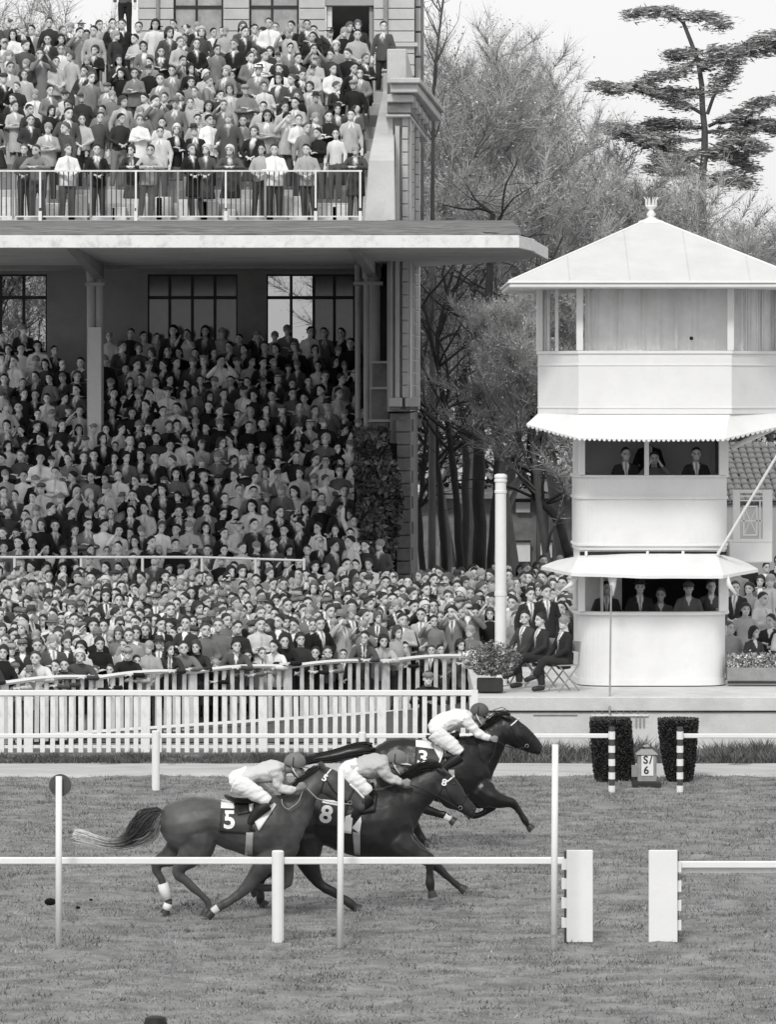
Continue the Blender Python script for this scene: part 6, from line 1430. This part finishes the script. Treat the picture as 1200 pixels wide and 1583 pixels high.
J5 = dict(torso=[(352, 1202, 357, 1216, .12), (358, 1194, 368, 1222, .165), (374, 1187, 386, 1217, .155), (395, 1181, 400, 1212, .16), (413, 1176, 416, 1211, .18), (430, 1175, 431, 1208, .19), (441, 1180, 440, 1199, .11)], helmet=(456, 1178),
    arms=[(-.20, [(426, 1186, 11), (430, 1198, 10), (431, 1213, 7.5), (445, 1219, 6.6), (459, 1218, 5), (471, 1212, 5)]), (.18, [(428, 1188, 10), (436, 1202, 8), (440, 1214, 7), (452, 1216, 6), (464, 1212, 5), (475, 1208, 5)])],
    legs=[(-.26, [(362, 1207, 15), (378, 1213, 14), (396, 1223, 12.5), (417, 1237, 8.5)], [(416, 1240, 9), (404, 1248, 9.5), (394, 1259, 7.5), (386, 1271, 5.8)], [(381, 1272, 5.5), (392, 1279, 5.5), (403, 1287, 3.8)]), (.26, [(362, 1207, 15), (380, 1213, 14), (400, 1222, 12.5), (422, 1235, 8.5)], [(420, 1240, 9), (408, 1248, 9.5), (398, 1259, 7.5), (392, 1271, 5.8)], [(388, 1272, 5.5), (398, 1278, 5.5), (409, 1286, 3.8)])], strap=(390, 1240))
J8 = dict(torso=[(523, 1188, 527, 1201, .12), (529, 1181, 538, 1209, .165), (545, 1174, 554, 1206, .155), (562, 1169, 568, 1204, .16), (577, 1166, 581, 1203, .18), (591, 1166, 594, 1200, .19), (602, 1171, 601, 1191, .11)], helmet=(613, 1173),
    arms=[(-.20, [(588, 1180, 11), (594, 1190, 10), (603, 1201, 8), (613, 1205, 7), (621, 1207, 5.5), (632, 1209, 5)]), (.18, [(590, 1180, 10), (598, 1190, 8), (606, 1196, 7), (612, 1197, 6), (618, 1197, 5), (629, 1196, 5)])],
    legs=[(-.26, [(531, 1194, 14), (543, 1202, 14), (557, 1212, 13), (571, 1224, 9)], [(572, 1228, 9), (564, 1237, 9.5), (556, 1248, 7.5), (547, 1259, 5.8)], [(542, 1259, 5.5), (554, 1262, 5.5), (567, 1267, 3.8)]), (.26, [(531, 1194, 14), (545, 1202, 14), (560, 1211, 13), (575, 1222, 9)], [(576, 1228, 9), (568, 1237, 9.5), (560, 1248, 7.5), (553, 1258, 5.8)], [(549, 1259, 5.5), (560, 1262, 5.5), (572, 1267, 3.8)])], strap=(552, 1228))
J3 = dict(torso=[(662, 1124, 666, 1136, .12), (667, 1113, 676, 1140, .165), (680, 1104, 689, 1134, .155), (695, 1098, 701, 1128, .16), (708, 1095, 711, 1126, .18), (721, 1097, 723, 1124, .19), (731, 1103, 730, 1118, .11)], helmet=(741.5, 1099),
    arms=[(-.20, [(719, 1108, 9.5), (727, 1119, 8.5), (737, 1130, 7), (748, 1136, 6), (757, 1140, 4.6), (767, 1142, 4.4)]), (.18, [(720, 1108, 9), (730, 1118, 8), (741, 1126, 6.5), (750, 1132, 5.6), (760, 1136, 4.6), (770, 1138, 4.4)])],
    legs=[(-.26, [(671, 1129, 13.5), (682, 1138, 13), (697, 1149, 11.5), (712, 1162, 7.8)], [(712, 1166, 7.8), (702, 1173, 8), (692, 1180, 6.5), (682, 1189, 5)], [(679, 1190, 4.6), (689, 1195, 4.6), (699, 1200, 3.2)]), (.26, [(671, 1129, 13.5), (684, 1138, 13), (699, 1149, 11.5), (715, 1161, 7.8)], [(716, 1166, 7.8), (706, 1173, 8), (696, 1181, 6.5), (688, 1190, 5)], [(684, 1190, 4.6), (694, 1195, 4.6), (704, 1200, 3.2)])], strap=(688, 1150))
jockey(D5, J5, 'jockey in pale grey silks crouching over the chestnut horse numbered 5', .52, .17)
jockey(D8, J8, 'jockey in mid grey silks with white peaked helmet riding number 8', .42, .17, True)
jockey(D3, J3, 'jockey in white silks and dark helmet on the leading horse numbered 3', .70, .09)
# reins (held by the riders, part of each bridle)
for root, D, pts in ((h5, D5, [(541, 1241), (510, 1238), (490, 1232), (473, 1214)]), (h5, D5, [(471, 1214), (462, 1238), (445, 1250), (437, 1243), (436, 1233)]), (h8, D8, [(712, 1249), (690, 1236), (665, 1222), (632, 1210)]), (h3, D3, [(815, 1153), (800, 1156), (782, 1152), (768, 1143)]), (h3, D3, [(768, 1144), (762, 1168), (754, 1178), (740, 1166), (745, 1156)])):
    b = MB(); q = resample([P(x, y, D)+Vector((0, -.19, 0)) for x, y in pts], 10); b.tube(q, .0065, 5); b.build('rein', m_lea if pts[0][0] > 600 else m_stuc, root, smooth=True)
